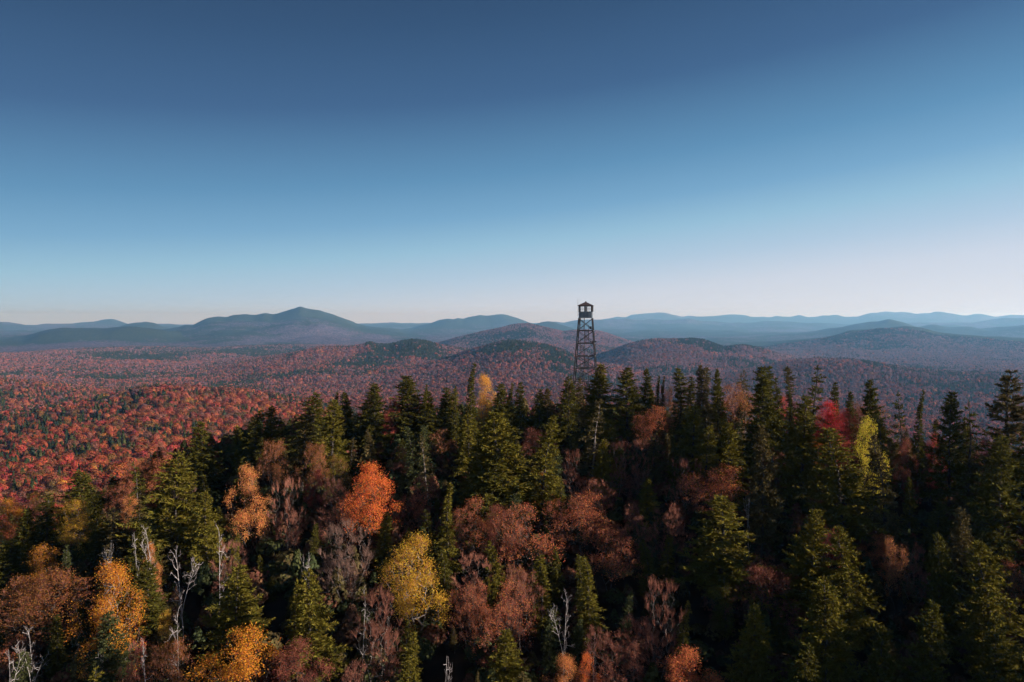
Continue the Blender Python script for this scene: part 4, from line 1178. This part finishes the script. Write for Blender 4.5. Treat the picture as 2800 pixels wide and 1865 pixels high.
mb = MB(); mb.box([1.28, -1.0, LV[2] + 0.30], (0.55, 0.3, 0.03)); mb.box([1.28, -1.0, LV[2] + 0.235], (0.5, 0.05, 0.03)); mb.bar([1.1, -1.0, LV[2] + 0.0], [1.1, -1.0, LV[2] + 0.205], 0.05); mb.box([1.62, -1.0, LV[2] + 0.37], (0.1, 0.12, 0.035))
part('solar_panel', mb, [M_BLACK])
for zz, xx in ((LV[3] + 0.5, 0.55), (LV[5] + 0.5, 0.45)):  # upright white strips: sunlight on the stair stringers, put into the colour
    mb = MB(); mb.box([xx, -hw(zz) + 0.12, zz], (0.055, 0.03, 0.5)); mb.box([xx, -hw(zz) + 0.155, zz], (0.03, 0.004, 0.45))
    part('sunlit_strip', mb, [paint_mat('sunlit_white', (0.8, 0.8, 0.8), 0.5)])
# cab
C = 1.05
mb = MB()
mb.box([0, 0, E + 0.03], (C + 0.05, C + 0.05, 0.03), m=0)
for sx, sy in ((0, -1), (0, 1)):
    mb.box([0, sy * (C - 0.02), E + 0.53], (C, 0.02, 0.47))
    for xx in (-0.52, 0.0, 0.52):
        mb.box([xx, sy * (C + 0.012), E + 0.53], (0.02, 0.012, 0.465))
for sx in (-1, 1):
    mb.box([sx * (C - 0.02), 0, E + 0.53], (0.02, C - 0.042, 0.47))
    for yy in (-0.52, 0.0, 0.52):
        mb.box([sx * (C + 0.012), yy, E + 0.53], (0.012, 0.02, 0.465))
cab = part('cab', mb, [M_CAB])
mb = MB()
for sx in (-1, 1):
    for sy in (-1, 1):
        mb.box([sx * (C - 0.05), sy * (C - 0.05), E + 1.505], (0.075, 0.075, 0.50))
for sgn in (-1, 1):
    for xx in (-0.095, 0.095):
        mb.box([xx, sgn * (C - 0.05), E + 1.505], (0.045, 0.04, 0.50))
        mb.box([sgn * (C - 0.05), xx, E + 1.505], (0.04, 0.045, 0.50))
    mb.box([0, sgn * (C - 0.05), E + 1.97], (C - 0.13, 0.045, 0.04)); mb.box([sgn * (C - 0.05), 0, E + 1.97], (0.045, C - 0.13, 0.04))
part('post', mb, [M_STEEL], cab)
for face in range(4):
    rot = np.array([[math.cos(face * math.pi / 2), -math.sin(face * math.pi / 2), 0], [math.sin(face * math.pi / 2), math.cos(face * math.pi / 2), 0], [0, 0, 1]])
    for xc in (-0.535, 0.535):
        mb = MB(); gb = MB()
        bx = lambda m_, c, h: m_.box(rot @ np.array(c), h, rot)
        y = -(C - 0.05)
        bx(mb, [xc, y, E + 1.03], (0.385, 0.03, 0.025)); bx(mb, [xc, y, E + 1.905], (0.385, 0.03, 0.022))
        bx(mb, [xc - 0.365, y, E + 1.468], (0.02, 0.028, 0.412)); bx(mb, [xc + 0.365, y, E + 1.468], (0.02, 0.028, 0.412))
        bx(mb, [xc, y, E + 1.468], (0.016, 0.02, 0.412)); bx(mb, [xc, y, E + 1.468], (0.343, 0.016, 0.016))
        w = part('window', mb, [M_STEEL], cab)
        bx(gb, [xc, y, E + 1.468], (0.344, 0.004, 0.411))
        g = part('pane', gb, [M_GLASS], cab); g.parent = cab
# pyramid roof with thickness and a ridge cap
e = 1.24; zr = E + 2.02; za = E + 2.60
mb = MB()
pts = np.array([[-e, -e, zr], [e, -e, zr], [e, e, zr], [-e, e, zr], [-0.06, -0.06, za], [0.06, -0.06, za], [0.06, 0.06, za], [-0.06, 0.06, za],
                [-e, -e, zr - 0.06], [e, -e, zr - 0.06], [e, e, zr - 0.06], [-e, e, zr - 0.06]])
mb.add(pts, [[0, 1, 5, 4], [1, 2, 6, 5], [2, 3, 7, 6], [3, 0, 4, 7], [4, 5, 6, 7], [8, 9, 1, 0], [9, 10, 2, 1], [10, 11, 3, 2], [11, 8, 0, 3], [11, 10, 9, 8]])
roof = part('roof', mb, [M_ROOF])
mb = MB(); mb.box([0, 0, za + 0.05], (0.1, 0.1, 0.05)); part('roof_cap', mb, [M_ROOF], roof)
mb = MB(); mb.bar([-C - 0.12, -C - 0.05, E + 0.3], [-C - 0.12, -C - 0.05, E + 3.1], 0.028); mb.bar([-C - 0.12, -C - 0.05, E + 0.6], [-C + 0.05, -C - 0.0, E + 0.6], 0.03)
part('antenna', mb, [M_STEEL])
mb = MB(); mb.box([C + 0.17, -0.55, E + 1.5], (0.02, 0.33, 0.46)); mb.bar([C + 0.03, -0.55, E + 1.96], [C + 0.17, -0.55, E + 1.96], 0.03)
part('shutter', mb, [M_STEEL])

# ------------------------------------------------------------------ haze, sky, sun, camera
def vol_mat():
    m, N, L = new_mat('haze')
    out = N.new('ShaderNodeOutputMaterial'); v = N.new('ShaderNodeVolumePrincipled')
    v.inputs['Color'].default_value = (*HAZE_COL, 1); v.inputs['Absorption Color'].default_value = (0.86, 0.75, 1, 1); v.inputs['Density'].default_value = HAZE_D; v.inputs['Anisotropy'].default_value = HAZE_G
    L.new(v.outputs[0], out.inputs['Volume'])
    return m


SX = 27600.0
hb = MB(); zlo, zhi = float(V[:, 2].min()) - 1.5, max(float(V[:, 2].max()), CZ) + 4
hb.box([0, 0, (zlo + zhi) / 2], (SX, SX, (zhi - zlo) / 2))
hz_ob = bpy.data.objects.new('haze', hb.mesh('haze', [vol_mat()])); COL.objects.link(hz_ob)
hz_ob['kind'] = 'stuff'; hz_ob['label'] = 'thin blue autumn haze lying over the valley and the far hills'

sdir = Vector((math.cos(R(SUN_B)) * math.cos(R(SUN_E)), -math.sin(R(SUN_B)) * math.cos(R(SUN_E)), math.sin(R(SUN_E))))
ld = bpy.data.lights.new('sun', 'SUN'); ld.energy = SUN_S; ld.angle = R(0.53); ld.color = SUN_C
lo = bpy.data.objects.new('sun', ld); COL.objects.link(lo); lo.rotation_euler = sdir.to_track_quat('Z', 'Y').to_euler(); lo.location = (300, -80, CZ + 150)

wd = bpy.data.worlds.new('World'); scn.world = wd; wd.use_nodes = True
N, L = wd.node_tree.nodes, wd.node_tree.links
N.clear()
wo = N.new('ShaderNodeOutputWorld'); bg = N.new('ShaderNodeBackground'); bg.inputs[1].default_value = SKY_S
sk = N.new('ShaderNodeTexSky'); sk.sky_type = 'NISHITA'; sk.sun_disc = False; sk.sun_elevation = R(SUN_E)
sk.sun_rotation = math.atan2(sdir.x, sdir.y); sk.altitude = 700; sk.air_density = SKY_AIR; sk.dust_density = SKY_DUST; sk.ozone_density = SKY_OZ
# the clear autumn sky: the sky texture, graded to the deep polarised blue of the photograph
def lin(c):
    return tuple(((v / 255 / 12.92) if v / 255 <= 0.04045 else ((v / 255 + 0.055) / 1.055) ** 2.4) for v in c)


tc = N.new('ShaderNodeTexCoord'); dt = N.new('ShaderNodeVectorMath'); dt.operation = 'DOT_PRODUCT'
sh = Vector((sdir.x, sdir.y, 0)).normalized() * 0.23
dt.inputs[1].default_value = (sh.x, sh.y, -1 / 0.424)
L.new(tc.outputs['Generated'], dt.inputs[0])
ad = N.new('ShaderNodeMath'); ad.operation = 'ADD'; ad.inputs[1].default_value = 0.985; L.new(dt.outputs['Value'], ad.inputs[0])
mr = N.new('ShaderNodeMapRange'); mr.inputs[1].default_value = -0.4; mr.inputs[2].default_value = 1.2; L.new(ad.outputs[0], mr.inputs[0])
rp = N.new('ShaderNodeValToRGB'); el = rp.color_ramp.elements
STOPS = [(-0.4, (34, 54, 82)), (-0.2, (40, 63, 94)), (0.0, (47, 77, 113)), (0.22, (61, 96, 137)), (0.45, (92, 142, 181)), (0.58, (118, 166, 202)), (0.68, (149, 190, 216)), (0.78, (176, 200, 223)), (0.88, (205, 213, 229)), (1.0, (219, 222, 233)), (1.2, (232, 231, 238))]
while len(el) < len(STOPS): el.new(0.5)
for e_, (p_, c_) in zip(el, STOPS):
    e_.position = (p_ + 0.4) / 1.6; e_.color = (*lin(c_), 1)
L.new(mr.outputs[0], rp.inputs[0])
sc_ = N.new('ShaderNodeVectorMath'); sc_.operation = 'SCALE'; sc_.inputs[3].default_value = 1.0 / (SKY_S * 2 ** EXPO); L.new(rp.outputs[0], sc_.inputs[0])
mx = N.new('ShaderNodeMix'); mx.data_type = 'RGBA'; mx.inputs['Factor'].default_value = 0.94
sz = N.new('ShaderNodeSeparateXYZ'); L.new(tc.outputs['Generated'], sz.inputs[0])
hb_ = N.new('ShaderNodeMapRange'); hb_.interpolation_type = 'SMOOTHSTEP'; hb_.inputs[1].default_value = 0.045; hb_.inputs[2].default_value = 0.0
L.new(sz.outputs['Z'], hb_.inputs[0])
hm = N.new('ShaderNodeMix'); hm.data_type = 'RGBA'; hm.inputs['A'].default_value = (1, 1, 1, 1); hm.inputs['B'].default_value = HORIZON
L.new(hb_.outputs[0], hm.inputs['Factor'])
hp = N.new('ShaderNodeVectorMath'); hp.operation = 'MULTIPLY'; L.new(sc_.outputs[0], hp.inputs[0]); L.new(hm.outputs['Result'], hp.inputs[1])
sc_ = hp
L.new(sk.outputs[0], mx.inputs['A']); L.new(sc_.outputs[0], mx.inputs['B']); L.new(mx.outputs['Result'], bg.inputs[0])

L.new(bg.outputs[0], wo.inputs[0])

cam = bpy.data.cameras.new('camera'); cam.sensor_width = 36; cam.lens = 36 * FPX / 2800; cam.clip_start = 0.5; cam.clip_end = 120000
co = bpy.data.objects.new('camera', cam); COL.objects.link(co); co.location = (0, 0, CZ); co.rotation_euler = (math.pi / 2 - PITCH, 0, 0)
scn.camera = co
vs = scn.view_settings; vs.view_transform = 'Standard'; vs.look = 'None'; vs.exposure = EXPO; vs.gamma = 1; vs.use_curve_mapping = False
cy = scn.cycles
cy.max_bounces = 5; cy.diffuse_bounces = 3; cy.glossy_bounces = 2; cy.transmission_bounces = 3; cy.volume_bounces = 4; cy.transparent_max_bounces = 8
cy.use_denoising = True; cy.sample_clamp_indirect = 4.0; cy.use_adaptive_sampling = True; cy.adaptive_threshold = 0.015
cy.caustics_reflective = False; cy.caustics_refractive = False
scn.render.threads_mode = 'AUTO'; scn.render.use_persistent_data = False
